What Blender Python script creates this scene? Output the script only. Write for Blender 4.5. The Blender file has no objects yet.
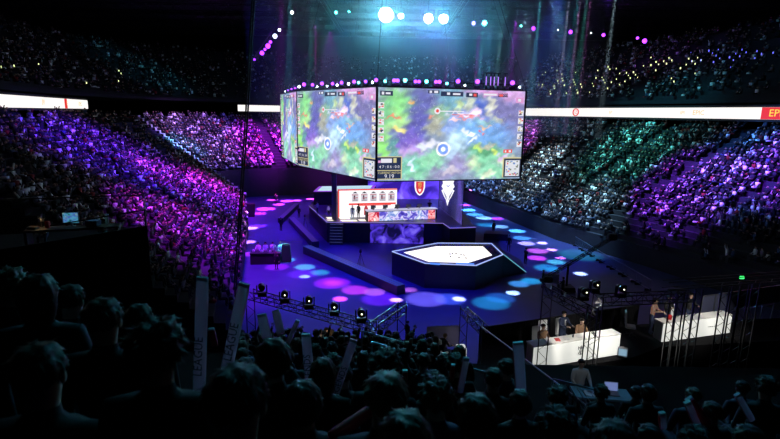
import bpy, bmesh, math, random
import numpy as np
from mathutils import Vector, Matrix
random.seed(7); rng = np.random.default_rng(7)
SC = bpy.context.scene; COL = SC.collection
PI = math.pi
# ---------------------------------------------------------------- camera
CH = 15.0; FP = 510.0; PITCH = math.atan(106/510); ROLL = math.radians(0.9)
cd = bpy.data.cameras.new('camera'); cam = bpy.data.objects.new('camera', cd); COL.objects.link(cam)
cd.sensor_width = 36; cd.lens = 36*FP/780; cd.clip_end = 400; cd.clip_start = .05
cam.matrix_world = Matrix.Translation((0, 0, CH)) @ Matrix.Rotation(PI/2-PITCH, 4, 'X') @ Matrix.Rotation(ROLL, 4, 'Z')
cd.dof.use_dof = True; cd.dof.focus_distance = 55; cd.dof.aperture_fstop = 2.8
SC.camera = cam
# ---------------------------------------------------------------- world, exposure
w = bpy.data.worlds.new('dark'); SC.world = w; w.use_nodes = True
w.node_tree.nodes['Background'].inputs[0].default_value = (.05, .06, .3, 1)
w.node_tree.nodes['Background'].inputs[1].default_value = .002
SC.view_settings.view_transform = 'Standard'; SC.view_settings.look = 'None'
SC.view_settings.exposure = 0; SC.view_settings.gamma = 1
SC.cycles.use_denoising = True
SC.cycles.max_bounces = 4; SC.cycles.diffuse_bounces = 2; SC.cycles.glossy_bounces = 2
SC.cycles.transparent_max_bounces = 6; SC.cycles.volume_bounces = 0; SC.cycles.transmission_bounces = 3
SC.cycles.caustics_reflective = False; SC.cycles.caustics_refractive = False
SC.cycles.use_light_tree = True; SC.cycles.sample_clamp_indirect = 4

def light(kind, loc, power, col, target=None, **kw):
    d = bpy.data.lights.new('lamp_light', kind); d.energy = power; d.color = col
    for k, v in kw.items(): setattr(d, k, v)
    o = bpy.data.objects.new('lamp_light', d); COL.objects.link(o); o.location = loc
    if target is not None:
        o.rotation_euler = (Vector(target)-Vector(loc)).to_track_quat('-Z', 'Y').to_euler()
    return o
def spot(loc, tgt, half, power, col, blend=.15, size=.1, vol=1):
    o = light('SPOT', loc, power, col, tgt, spot_size=2*half, spot_blend=blend, shadow_soft_size=size)
    return o
# wide stage washes hung in the roof, plus spots added for brightening (power, colour, aim, cone)
PURPLE = (.42, .02, 1); MAG = (.5, .02, 1); TEAL = (.03, .75, .8); BLUE = (.02, .04, 1); WHT = (.8, .9, 1); GREEN = (.05, .8, .45)
WASH = [
 # left stand
 ((-19, 54, 28), (-25, 62, 5), .36, 62000, (.42,.02,1)), ((-18, 66, 28), (-24, 70, 5), .28, 75000, (.6,.02,1)), ((-20, 56, 28), (-32, 60, 9), .5, 16000, (.2,.02,1)),
 ((-22, 52, 28), (-30, 56, 8), .62, 30000, (.08,.01,1)), ((-22, 84, 28), (-30, 92, 9), .5, 16000, (.1,.03,1)),
 ((-16, 44, 28), (-16.5, 45, 2.6), .42, 48000, (.45,.02,1)), ((-20, 50, 28), (-32, 46, 9), .35, 8000, (.2,.02,1)),
 # far left corner
 ((-17, 84, 28), (-24, 97, 8), .34, 110000, MAG), ((-18, 82, 28), (-34, 90, 10), .40, 42000, (.55,.25,1)), ((-10, 86, 28), (-12, 100, 8), .4, 50000, (.6,.03,1)),
 # right stand
 ((17, 74, 28), (20, 86, 11), .28, 50000, (.6,.1,1)), ((17, 70, 28), (21, 74, 8), .28, 46000, (.45,.72,.85)), ((18, 62, 28), (29, 64, 10.5), .34, 18000, (.08,.75,.6)),
 ((17, 58, 28), (22, 60, 5.5), .28, 42000, (.35,.7,1)), ((19, 50, 28), (31, 53, 8), .28, 85000, (.25,.05,1)), ((19, 52, 28), (35, 50, 11), .32, 26000, (.05,.25,1)),
 ((20, 44, 28), (38, 46, 10.5), .27, 85000, (.22,.03,1)), ((14, 78, 28), (14, 84, 4), .3, 50000, (.15,.35,1)), ((18,60,28), (33,66,13), .5, 6000, (.05,.5,.6)),
 # floor
 ((-4, 55, 8.6), (-1, 62, 3), .6, 500, (.7,.8,1)), ((-24, 50, 26), (-16.2, 51.5, 1.4), .07, 30000, (.8,.85,1)),  # added spots brighten the players' desk and the black table group
 ((-20, 62, 28), (-17, 66, 0), .42, 110000, (.12,.01,1)), ((-12, 46, 28), (-9, 47, 0), .48, 60000, (.05,.01,1)), ((17, 56, 28), (15, 56, 0), .40, 36000, (.02,.05,1)), ((-30, 76, 28), (-34, 84, 10.5), .2, 60000, (.04,.5,.8)),  # the teal spot is added to brighten the stair strip
 ((0, 40, 28), (-1, 38, 0), .46, 42000, (.02,.015,1)), ((-20, 80, 28), (-18, 82, 0), .35, 60000, (.3,.02,1)), ((19,66,28),(15,70,0),.3,30000,(.08,.3,1)),
 ((-6, 62, 8.7), (-8, 62, 0), 1.15, 3200, (.1,.01,1)), ((6, 56, 8.7), (7, 55, 0), 1.1, 2400, (.02,.03,1)), ((6, 70, 8.7), (9, 74, 0), 1.1, 2200, (.1,.2,1)), ((-4, 51, 8.7), (-5, 51, 0), 1.0, 2600, (.01,.05,1)),
 # blue spots added to make the haze over the cube glow
 ((-7, 66, 28), (-5, 64, 17), .5, 9000, (.02,.12,1)), ((5, 60, 28), (4, 60, 17), .6, 9000, (.03,.3,1)), ((9, 72, 28), (8, 70, 17), .6, 9000, (.03,.1,1)), ((0, 76, 28), (0, 74, 17), .7, 7000, (.02,.12,.9)),
 # upper rings, faint
 ((-12, 92, 26), (-44, 98, 22), .22, 9000, (.04,.5,.7)), ((18, 60, 26), (45, 66, 22), .5, 2500, (.04,.35,.6)),
 # rim light reaching the near stand
 ((3, 26, 27), (0, 4, 12), .36, 2900, (.05,.7,.9)), ((15, 30, 27), (7, 8, 9.5), .30, 2300, (.03,.4,1)), ((-6,30,27),(-3,10,10),.3,1700,(.08,.6,.8)),
]
for a in WASH:
    spot(a[0], a[1], a[2], a[3]*(1.75 if a[1][2] > 2.5 and a[0][1] > 41 and a[0][2] == 28 and a[1][2] < 15 else 1), a[4], blend=.8, size=.3)

# ---------------------------------------------------------------- pixel ray helpers used to survey the photo
def ray(px, py):
    u = (px-390)/FP; v = (219.5-py)/FP; c, s = math.cos(ROLL), math.sin(ROLL)
    u, v = u*c-v*s, u*s+v*c
    cp, sp = math.cos(PITCH), math.sin(PITCH)
    return Vector((u, cp+v*sp, -sp+v*cp))
def F(px, py, z=0.0):
    d = ray(px, py); return Vector((0, 0, CH))+d*((z-CH)/d.z)
def A(px, py, Y):
    d = ray(px, py); return Vector((0, 0, CH))+d*(Y/d.y)
def onplane(px, py, p, q):          # where the ray meets the vertical plane through p-q
    d = ray(px, py); n = Vector((q[1]-p[1], p[0]-q[0], 0)); t = n.dot(Vector((p[0], p[1], 0)))/n.dot(d)
    return Vector((0, 0, CH))+d*t
# ---------------------------------------------------------------- materials
def srgb(c):
    return tuple(((x/255)/12.92 if x/255 <= .04045 else ((x/255+.055)/1.055)**2.4) for x in c)
MATS = {}
def mat(name, col=(.1, .1, .1), rough=.6, metal=0, emit=None, es=1, noise=None, bump=0, spec=.5, trans=0, alpha=1):
    if name in MATS: return MATS[name]
    m = bpy.data.materials.new(name); m.use_nodes = True; nt = m.node_tree; b = nt.nodes['Principled BSDF']
    b.inputs['Base Color'].default_value = (*col, 1); b.inputs['Roughness'].default_value = rough; b.inputs['Metallic'].default_value = metal
    b.inputs['Specular IOR Level'].default_value = spec; b.inputs['Alpha'].default_value = alpha
    if emit: b.inputs['Emission Color'].default_value = (*emit, 1); b.inputs['Emission Strength'].default_value = es
    if noise:
        tc = nt.nodes.new('ShaderNodeTexCoord'); n = nt.nodes.new('ShaderNodeTexNoise'); n.inputs['Scale'].default_value = noise; n.inputs['Detail'].default_value = 4
        nt.links.new(tc.outputs['Object'], n.inputs['Vector'])
        mx = nt.nodes.new('ShaderNodeMix'); mx.data_type = 'RGBA'; mx.inputs[6].default_value = (*[c*.7 for c in col], 1); mx.inputs[7].default_value = (*[min(1, c*1.3) for c in col], 1)
        nt.links.new(n.outputs['Fac'], mx.inputs[0]); nt.links.new(mx.outputs[2], b.inputs['Base Color'])
        if bump:
            bp = nt.nodes.new('ShaderNodeBump'); bp.inputs['Strength'].default_value = bump; nt.links.new(n.outputs['Fac'], bp.inputs['Height']); nt.links.new(bp.outputs['Normal'], b.inputs['Normal'])
    MATS[name] = m; return m
def ramp_mat(name, stops, source='island', rough=.8):
    """colour picked per mesh island (a crowd) or per object (copies)"""
    m = bpy.data.materials.new(name); m.use_nodes = True; nt = m.node_tree; b = nt.nodes['Principled BSDF']; b.inputs['Roughness'].default_value = rough
    b.inputs['Specular IOR Level'].default_value = .25
    if source == 'island': s = nt.nodes.new('ShaderNodeNewGeometry').outputs['Random Per Island']
    else: s = nt.nodes.new('ShaderNodeObjectInfo').outputs['Random']
    r = nt.nodes.new('ShaderNodeValToRGB'); r.color_ramp.interpolation = 'CONSTANT'
    e = r.color_ramp.elements
    while len(e) < len(stops): e.new(.5)
    for k, (p, c) in enumerate(stops): e[k].position = p; e[k].color = (*c, 1)
    nt.links.new(s, r.inputs[0]); nt.links.new(r.outputs[0], b.inputs['Base Color']); MATS[name] = m; return m
CLOTH = [(0, (.012, .012, .016)), (.42, (.03, .032, .045)), (.62, (.10, .11, .14)), (.74, (.3, .28, .32)), (.82, (.8, .8, .83)), (.90, (.1, .16, .3)), (.93, (.5, .04, .04)), (.96, (.9, .9, .9))]
CLOTH = [(p, tuple(x*(1 if min(c) > .7 else .45) for x in c)) for p, c in CLOTH]
ramp_mat('crowd_cloth', CLOTH); ramp_mat('shirt', CLOTH, 'obj')
ramp_mat('crowd_skin', [(0, (.32, .2, .15)), (.5, (.4, .28, .22)), (.7, (.04, .025, .015)), (.9, (.2, .12, .08))])
ramp_mat('hair', [(0, (.012, .009, .007)), (.4, (.03, .02, .012)), (.7, (.06, .035, .02)), (.9, (.14, .09, .05))], 'obj', .55)
ramp_mat('trousers', [(0, (.015, .015, .02)), (.5, (.03, .04, .08)), (.8, (.08, .08, .09))], 'obj')
mat('skin', (.5, .32, .25), .55); mat('black', (.012, .012, .014), .7); mat('drape', (.008, .008, .01), .95, noise=6, bump=.2, spec=.1)
mat('dark_metal', (.05, .05, .055), .35, .8); mat('steel', (.4, .42, .45), .3, .9); mat('concrete', (.02, .02, .028), .9, noise=3)
mat('seat', (.035, .03, .12), .6); mat('white', (.8, .8, .82), .5); mat('white_desk', (.86, .86, .84), .4); mat('navy', (.015, .025, .07), .8); mat('brown_suit', (.16, .09, .05), .85)
mat('red', (.65, .03, .03), .5); mat('grey', (.2, .2, .22), .6); mat('stage_top', (.16, .15, .2), .35, noise=2); mat('blackcloth', (.01, .01, .012), .85)
mat('ink', (.02, .02, .03), .6); mat('eye', (.02, .02, .02), .2); mat('lips', (.4, .12, .1), .5); mat('gold', (.6, .4, .08), .4)
def em(name, rgb, s=1.0):
    if name not in MATS: mat(name, (.02, .02, .02), .5, emit=srgb(rgb), es=s)
    return MATS[name]
M = MATS
# ---------------------------------------------------------------- mesh helpers
def new(name, bm, m, parent=None, smooth=False, loc=None):
    me = bpy.data.meshes.new(name); bm.normal_update(); bm.to_mesh(me); bm.free()
    if smooth: me.polygons.foreach_set('use_smooth', [True]*len(me.polygons))
    for k in (m if isinstance(m, (list, tuple)) else [m]): me.materials.append(M[k] if isinstance(k, str) else k)
    o = bpy.data.objects.new(name, me); COL.objects.link(o)
    if parent is not None: o.parent = parent
    if loc is not None: o.location = loc
    return o
def BM(): return bmesh.new()
def box(bm, c, s, rz=0, rx=0, ry=0, mi=0, taper=1):
    R = Matrix.Translation(c) @ Matrix.Rotation(rz, 4, 'Z') @ Matrix.Rotation(ry, 4, 'Y') @ Matrix.Rotation(rx, 4, 'X')
    vs = []
    for z in (-.5, .5):
        t = taper if z > 0 else 1
        for x, y in ((-.5, -.5), (.5, -.5), (.5, .5), (-.5, .5)): vs.append(bm.verts.new(R @ Vector((x*s[0]*t, y*s[1]*t, z*s[2]))))
    for f in ((0, 3, 2, 1), (4, 5, 6, 7), (0, 1, 5, 4), (1, 2, 6, 5), (2, 3, 7, 6), (3, 0, 4, 7)):
        bm.faces.new([vs[i] for i in f]).material_index = mi
def bevbox(bm, c, s, b=.02, **k):
    t = bmesh.new(); box(t, c, s, **k); bmesh.ops.bevel(t, geom=t.edges[:], offset=b, segments=2, affect='EDGES')
    me = bpy.data.meshes.new('t'); t.to_mesh(me); t.free(); bm.from_mesh(me); bpy.data.meshes.remove(me)
def bar(bm, a, b, r, n=4, r2=None, mi=0):
    a, b = Vector(a), Vector(b); d = b-a
    if d.length < 1e-5: return
    q = d.to_track_quat('Z', 'Y'); r2 = r if r2 is None else r2
    lo = [bm.verts.new(a+q@Vector((r*math.cos(2*PI*(i+.5)/n), r*math.sin(2*PI*(i+.5)/n), 0))) for i in range(n)]
    hi = [bm.verts.new(b+q@Vector((r2*math.cos(2*PI*(i+.5)/n), r2*math.sin(2*PI*(i+.5)/n), 0))) for i in range(n)]
    for i in range(n): bm.faces.new((lo[i], lo[(i+1) % n], hi[(i+1) % n], hi[i])).material_index = mi
    bm.faces.new(lo[::-1]).material_index = mi; bm.faces.new(hi).material_index = mi
def path(bm, pts, r, n=6):
    for a, b in zip(pts[:-1], pts[1:]): bar(bm, a, b, r, n)
def prism(bm, pts, z0, z1, mi=0):
    lo = [bm.verts.new((p[0], p[1], z0)) for p in pts]; hi = [bm.verts.new((p[0], p[1], z1)) for p in pts]; n = len(pts)
    a = sum(pts[i][0]*pts[(i+1) % n][1]-pts[(i+1) % n][0]*pts[i][1] for i in range(n))
    if a < 0: lo.reverse(); hi.reverse()
    for i in range(n): bm.faces.new((lo[i], lo[(i+1) % n], hi[(i+1) % n], hi[i])).material_index = mi
    bm.faces.new(lo[::-1]).material_index = mi; bm.faces.new(hi).material_index = mi
def ell(bm, c, r, seg=12, rings=8, mi=0):
    n0 = len(bm.faces)
    bmesh.ops.create_uvsphere(bm, u_segments=seg, v_segments=rings, radius=1, matrix=Matrix.Translation(c) @ Matrix.Diagonal((*r, 1)))
    bm.faces.ensure_lookup_table()
    for f in bm.faces[n0:]: f.material_index = mi; f.smooth = True
def lattice(bm, a, b, w=.3, step=.5, r=.025, rd=.014, light_=False):
    a, b = Vector(a), Vector(b); d = b-a; L = d.length; q = d.to_track_quat('Z', 'Y'); h = w/2
    if light_ and abs(d.x)+abs(d.y) < .01: q = Matrix.Rotation(-math.atan2(a.x, a.y), 3, 'Z').to_quaternion() @ q
    cs = [q@Vector(c) for c in ((-h, -h, 0), (h, -h, 0), (h, h, 0), (-h, h, 0))]
    for c in cs: bar(bm, a+c, b+c, r)
    n = max(2, int(L/step))
    for i in range(n):
        p = a+d*(i/n); p2 = a+d*((i+1)/n)
        for k in range(4):
            if light_ and k != 0: continue
            c1, c2 = cs[k], cs[(k+1) % 4]
            if i % 2: c1, c2 = c2, c1
            bar(bm, p+c1, p2+c2, rd, 3)
            if not light_: bar(bm, p2+c1, p2+c2, rd, 3)
def T(o, label, cat, group=None):
    o['label'] = label; o['category'] = cat
    if group: o['group'] = group
    return o
def thing(name, label, cat, loc=(0, 0, 0), rz=0, group=None, rx=0, ry=0):
    o = bpy.data.objects.new(name, None); COL.objects.link(o); o.location = loc; o.rotation_euler = (rx, ry, rz); o.empty_display_size = .1
    return T(o, label, cat, group)
def S_(o): o['kind'] = 'structure'; return o
def children(o): return [c for c in COL.objects if c.parent is o]
KIDS = {}
def dup(root, loc, rz=0, label=None, group=None, cat=None, sc=1.0, kids=None, rot=None):
    if kids is None:
        if root.name not in KIDS: KIDS[root.name] = [(c, [d for d in children(c)]) for c in children(root)]
        kids = KIDS[root.name]
    r = root.copy(); COL.objects.link(r); r.location = loc; r.rotation_euler = rot if rot is not None else (0, 0, rz); r.scale = (sc,)*3
    if label: r['label'] = label
    if group: r['group'] = group
    elif 'group' in r and group is not None: del r['group']
    if cat: r['category'] = cat
    for c, gs in kids:
        d = c.copy(); COL.objects.link(d); d.parent = r
        for g in gs: h = g.copy(); COL.objects.link(h); h.parent = d
    return r
TXT = {}
def text(name, s, size, m, parent, loc=(0, 0, 0), rot=(PI/2, 0, 0), align='CENTER', ext=.004, sx=1):
    key = (s, align, ext)
    if key not in TXT:
        c = bpy.data.curves.new('t', 'FONT'); c.body = s; c.align_x = align; c.align_y = 'CENTER'; c.size = 1; c.extrude = ext; c.resolution_u = 2
        o = bpy.data.objects.new('t', c); COL.objects.link(o); dg = bpy.context.evaluated_depsgraph_get()
        TXT[key] = bpy.data.meshes.new_from_object(o.evaluated_get(dg)); bpy.data.objects.remove(o)
    me = TXT[key].copy(); me.name = name; me.materials.clear(); me.materials.append(M[m]); me.transform(Matrix.Diagonal((size*sx, size, size, 1)))
    o = bpy.data.objects.new(name, me); COL.objects.link(o); o.parent = parent; o.location = loc; o.rotation_euler = rot; return o
def lerp(poly, u):
    L = [math.dist(poly[i], poly[i+1]) for i in range(len(poly)-1)]; s = u*sum(L)
    for i, l in enumerate(L):
        if s <= l+1e-9:
            t = s/l; return (poly[i][0]*(1-t)+poly[i+1][0]*t, poly[i][1]*(1-t)+poly[i+1][1]*t)
        s -= l
    return poly[-1]
# ================================================================ SETTING
b = BM(); box(b, (0, 62, -.1), (150, 150, .2)); o = S_(new('floor', b, 'black')); 
fm = mat('arena_floor', (.042, .044, .12), .42, noise=.6, spec=.3); o.data.materials[0] = fm
b = BM(); box(b, (0, 62, 34.2), (150, 150, .4)); S_(new('ceiling', b, mat('roof', (.03, .03, .04), .9, noise=.4)))
for nm, c, s in (('wall_left', (-74, 62, 17), (.4, 150, 34)), ('wall_right', (74, 62, 17), (.4, 150, 34)), ('wall_back', (0, 136, 17), (150, .4, 34)), ('wall_front', (0, -12, 17), (150, .4, 34))):
    b = BM(); box(b, c, s); S_(new(nm, b, 'drape'))
def tier(name, I, O, z0, z1, rows, seg=24, wall=True):
    b = BM(); prof = [(0, 0)] if wall else []
    for r in range(rows):
        z = z0+(z1-z0)*r/rows; v = r/rows; prof += [(v, z), ((r+1)/rows, z)]
    prof.append((1, z1)); prof.append((1.0, max(0, z0-.6) if not wall else 0))
    if not wall: prof = [(0, z0-.5)]+prof
    V = []
    for k in range(seg+1):
        a, c = lerp(I, k/seg), lerp(O, k/seg)
        V.append([b.verts.new((a[0]*(1-v)+c[0]*v, a[1]*(1-v)+c[1]*v, z)) for v, z in prof])
    for k in range(seg):
        for j in range(len(prof)-1): b.faces.new((V[k][j], V[k][j+1], V[k+1][j+1], V[k+1][j]))
    b.faces.new(V[0]); b.faces.new(V[-1][::-1])
    return S_(new(name, b, 'concrete'))
I_R = [(9, 100), (12.8, 89), (20.7, 60.9), (26, 51.5), (30.3, 41.2), (34.5, 30.3)]; O_R = [(20, 106), (23.5, 88), (33, 66), (39, 51), (44, 38), (48, 26)]
I_L = [(-9.5, 30), (-12.3, 40), (-15.5, 53), (-18.5, 65), (-23.1, 79.5)]; O_L = [(-30, 30), (-36, 47), (-41, 67), (-42, 84)]
I_B = [(-29.5, 84.8), (-25, 90), (-19.8, 92.6), (-8, 95.5), (8, 95.3)]; O_B = [(-42, 86), (-38, 94), (-29, 102.5), (-10, 112), (19.6, 106.3)]
U_R = [(20.5, 107), (24, 89), (33.6, 66.5), (39.7, 51.3), (44.8, 38)]; UO_R = [(36, 122), (44, 98), (52, 74), (58, 52), (62, 36)]
U_L = [(-30.5, 28), (-36.7, 47), (-42, 67), (-43, 86), (-39, 95), (-30, 103.5), (-10, 113), (20, 107.5)]; UO_L = [(-52, 22), (-57, 46), (-60, 70), (-60, 96), (-53, 110), (-38, 120), (-12, 130), (30, 126)]
STANDS = {'right': (I_R, O_R, 2, 14, 23), 'left': (I_L, O_L, 1.5, 14, 28), 'corner': (I_B, O_B, 5, 14, 18), 'upright': (U_R, UO_R, 17.2, 28, 22), 'upleft': (U_L, UO_L, 17.2, 28, 22)}
for k, nm in (('right', 'seating_tier_right'), ('left', 'seating_tier_left'), ('corner', 'seating_tier_far'), ('upright', 'seating_tier_upper_right'), ('upleft', 'seating_tier_upper_left')):
    a = STANDS[k]; tier(nm, *a, wall=not k.startswith('up'))
# near stand under the camera, falling towards the floor
def zrow(Y): return CH-1.75-.42*Y
def zrow_r(Y): return zrow(Y)-.1*max(0, Y-2.2)
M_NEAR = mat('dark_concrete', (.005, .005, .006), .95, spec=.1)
def near_tier(name, n_, x0, x1, zrow=zrow):
    b = BM(); ys = [-3+.85*k for k in range(n_)]; prof = [(-3, zrow(-3))]
    for y in ys: prof += [(y, zrow(y+.42)), (y+.85, zrow(y+.42))]
    prof += [(ys[-1]+.85, 0), (-3, 0)]
    vs = [[b.verts.new((x, y, z)) for y, z in prof] for x in (x0, x1)]
    for j in range(len(prof)): b.faces.new((vs[0][j], vs[1][j], vs[1][(j+1) % len(prof)], vs[0][(j+1) % len(prof)]))
    b.faces.new(vs[0][::-1]); b.faces.new(vs[1]); S_(new(name, b, M_NEAR))
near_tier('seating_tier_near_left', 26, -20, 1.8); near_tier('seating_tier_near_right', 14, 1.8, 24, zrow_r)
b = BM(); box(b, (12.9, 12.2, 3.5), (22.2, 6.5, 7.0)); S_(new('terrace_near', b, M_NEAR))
# stair strip between the left stand and the far stand
b = BM(); n = 26
for k in range(n):
    t0, t1 = k/n, (k+1)/n
    p0 = Vector((-22.9, 80.2, 1.6)).lerp(Vector((-42.2, 85.2, 14.1)), t0); p1 = Vector((-22.9, 80.2, 1.6)).lerp(Vector((-42.2, 85.2, 14.1)), t1)
    q = Vector((-.45, 1.7, 0))
    vs = [b.verts.new(x) for x in (p0, p0+q, p0+q+Vector((0, 0, p1.z-p0.z)), p0+Vector((0, 0, p1.z-p0.z)), Vector((p1.x, p1.y, p1.z))+q, Vector((p1.x, p1.y, p1.z)))]
    b.faces.new((vs[0], vs[1], vs[2], vs[3])); b.faces.new((vs[3], vs[2], vs[4], vs[5]))
S_(new('stair_strip', b, mat('stair', (.4, .5, .5), .9)))

# ================================================================ RIBBON BOARDS
em('ribbon_white', (255, 250, 246), 1.1); em('ribbon_gold', (240, 200, 130), 1.0); em('ribbon_red', (235, 40, 40), 1.0); em('ribbon_yellow', (250, 215, 70), 1.2)
def ribbon(pts, label, marks):
    t = thing('ribbon_board', label, 'LED board', (0, 0, 0), 0)
    b = BM(); bb = BM()
    for p, q in zip(pts[:-1], pts[1:]):
        d = (Vector(q)-Vector(p)); n = Vector((-d.y, d.x)).normalized()
        if n.dot(Vector((-p[0], 60-p[1]))) < 0: n = -n
        for bm_, o_, z0, z1 in ((b, .12, 15.0, 16.2), (bb, 0, 14.75, 16.45)):
            w = .08 if bm_ is b else .12
            prism(bm_, [(p[0]+n.x*o_, p[1]+n.y*o_), (q[0]+n.x*o_, q[1]+n.y*o_), (q[0]+n.x*(o_+w), q[1]+n.y*(o_+w)), (p[0]+n.x*(o_+w), p[1]+n.y*(o_+w))], z0, z1)
    new('display', b, 'ribbon_white', t); new('housing', bb, 'black', t)
    for kind, x, arg in marks:
        # x: pixel column; find segment
        for p, q in zip(pts[:-1], pts[1:]):
            P = onplane(x, 113, p, q); d = Vector((q[0]-p[0], q[1]-p[1], 0)); tt = (P-Vector((p[0], p[1], P.z))).dot(d)/d.length_squared
            if -.02 <= tt <= 1.02: break
        n = Vector((-d.y, d.x, 0)).normalized()
        if n.dot(Vector((-p[0], 60-p[1], 0))) < 0: n = -n
        yaw = math.atan2(n.y, n.x)+PI/2
        c = Vector((P.x, P.y, 15.6))+n*.235
        if kind == 'block':
            b = BM(); w_, m_ = arg; bevbox(b, (0, 0, 0), (w_, .03, 1.18), .01); o = new('logo_block', b, m_, t); o.location = c-n*.01; o.rotation_euler = (0, 0, yaw)
        elif kind == 'ring':
            b = BM()
            for i in range(16):
                a0, a1 = 2*PI*i/16, 2*PI*(i+1)/16
                if math.cos(a0) > .8 and False: continue
                bar(b, (.55*math.cos(a0), 0, .5*math.sin(a0)), (.55*math.cos(a1), 0, .5*math.sin(a1)), .09)
            o = new('logo_ring', b, arg, t); o.location = c+n*.02; o.rotation_euler = (0, 0, yaw)
        else:
            s, m_, sz = arg; o = text('lettering', s, sz, m_, t, c+n*.03, (PI/2, 0, yaw))
    return t
ribbon([(-30, 26), (-36, 47), (-44.5, 76)], 'white LED ribbon board above the left stand with a small red mark', [('block', 65, (1.0, 'ribbon_red')), ('text', 66, ('E', 'ribbon_gold', .9)), ('text', 42, ('IPI', 'ribbon_gold', .9)), ('text', 79, ('EPIC', 'ribbon_gold', .8))])
ribbon([(-30, 101.6), (-10, 111.5), (19.5, 105.6)], 'short white LED ribbon board seen between the hanging cable and the video cube', [])
ribbon([(22.6, 88.5), (32.5, 66), (38.6, 51), (43.6, 38)], 'long white LED ribbon board above the right stand with red and yellow end', [('ring', 577, 'ribbon_red'), ('text', 577, ('I2', 'ribbon_red', .7)), ('text', 612, ('EP', 'ribbon_gold', .55)), ('text', 700, ('EPIC', 'ribbon_gold', .75)), ('text', 684, ('IPI', 'ribbon_gold', .6)), ('block', 785, (4.2, 'ribbon_red')), ('text', 781, ('EPIC', 'ribbon_yellow', 1.0))])

# ================================================================ VIDEO CUBE
cor = [(376, 181.1), (520.3, 178.3), (298.3, 165.3), (282, 156.4)]
cA, cB, cC, cD = [F(x, y, 9.0) for x, y in cor]; ZT = 17.23; ZB = 9.0
ring = [cD, cC, cA, cB, Vector((15.2, 62, 9)), Vector((9, 76, 9)), Vector((-7, 81, 9))]
def paint(u, v):
    x, y = 376+146*u, 87+94*v
    x0, y0 = x, y
    x = x0+1.8*np.sin(y0*.35+1)+1.3*np.sin(y0*.8+x0*.3)+.8*np.sin(x0*.9+y0*.5); y = y0+1.6*np.sin(x0*.31)+1.1*np.sin(x0*.75+y0*.35+2)+.7*np.sin(y0*1.1-x0*.6)
    c = np.zeros(u.shape+(3,)); c[:] = (112, 132, 158)
    blobs = [(406,97,30,9,(120,140,150)),(398,103,17,13,(118,215,105)),(392,121,14,10,(160,220,120)),(384,112,7,12,(100,180,120)),(420,101,14,15,(70,70,150)),(414,124,9,13,(72,68,158)),(403,138,13,9,(92,72,175)),(412,146,13,7,(120,90,190)),
     (404,153,15,6,(186,146,206)),(382,146,5,15,(128,225,90)),(392,148,4,12,(70,140,130)),(411,166,17,11,(88,180,142)),(429,160,12,9,(130,210,155)),(420,175,18,5,(120,200,150)),(446,98,12,11,(85,148,170)),(437,112,10,9,(120,170,120)),(432,124,8,10,(150,150,125)),
     (502,112,24,26,(98,92,150)),(512,92,14,7,(205,150,205)),(482,88.5,18,3,(205,140,205)),(470,107,15,9,(50,80,185)),(464,101,5,7,(190,200,160)),(454,104,4,6,(190,215,140)),(468,113,9,6,(215,205,235)),(474,109,4,3,(240,200,215)),(486,104,4,11,(205,205,175)),(493,119,5,3,(220,190,120)),(478,121,9,3,(185,220,105)),
     (487,134,21,15,(92,150,212)),(466,128,15,10,(105,165,225)),(447,122,8,10,(120,150,215)),(452,141,10,10,(190,228,240)),(448,152,6,6,(180,215,240)),(426,144,9,4,(230,230,240)),(420,146,4,3,(200,215,210)),
     (484,157,20,11,(112,200,142)),(483,150,13,5,(62,140,90)),(476,147,3,4,(190,230,90)),(492,153,3,3,(200,220,90)),(486,146,8,2.5,(170,160,140)),(471,165,7,7,(195,215,165)),(492,173,19,7,(120,205,150)),(507,161,9,4,(205,205,170)),(500,157,5,3,(220,180,235)),(439,175,14,6,(128,118,165)),(457,164,9,9,(140,128,180)),(447,171,7,4,(200,190,200)),
     (461,112,16,1,(255,235,240)),(463,115,12,.8,(235,110,110)),(390,116.5,6,1.2,(235,110,80)),(407,102,2.5,1.5,(250,180,90)),(398,128,6,2,(245,225,110)),(482,125,6,1.2,(240,180,130)),(427,115,2.5,1.2,(235,140,120)),(449,119,4,1.2,(245,190,180)),(479,131,1.2,1.2,(240,60,60)),
     (468,134,5,1.6,(255,255,255)),(469,139,3,2.2,(255,255,255)),(462,129,3,3,(240,240,250)),(410,167,2,6,(220,225,250)),(486,176,6,4,(225,235,200))]
    for bx, by, rx, ry, col in blobs:
        d = ((x-bx)/rx)**2+((y-by)/ry)**2; a = (np.exp(-d*d*.55)*.85)[..., None]; c = c*(1-a)+np.array(col)*a
    x, y = x0, y0
    d = np.hypot((x-440)/1.0, (y-148.5)/1.08)
    for lo, hi, col in ((0, 6.9, (250, 245, 240)), (0, 5.2, (90, 130, 225)), (0, 2.2, (240, 245, 255))):
        a = (np.clip(hi-d+.5, 0, 1))[..., None]; c = c*(1-a)+np.array(col)*a
    # path bands through the terrain
    s = np.sin(x*.42+np.sin(y*.33)*2.2)+np.sin(y*.6+x*.17)
    c = c*(1+.05*s[..., None])
    c = c*.85+np.array((165, 160, 185))*.15
    return np.clip(c, 0, 255)
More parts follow.
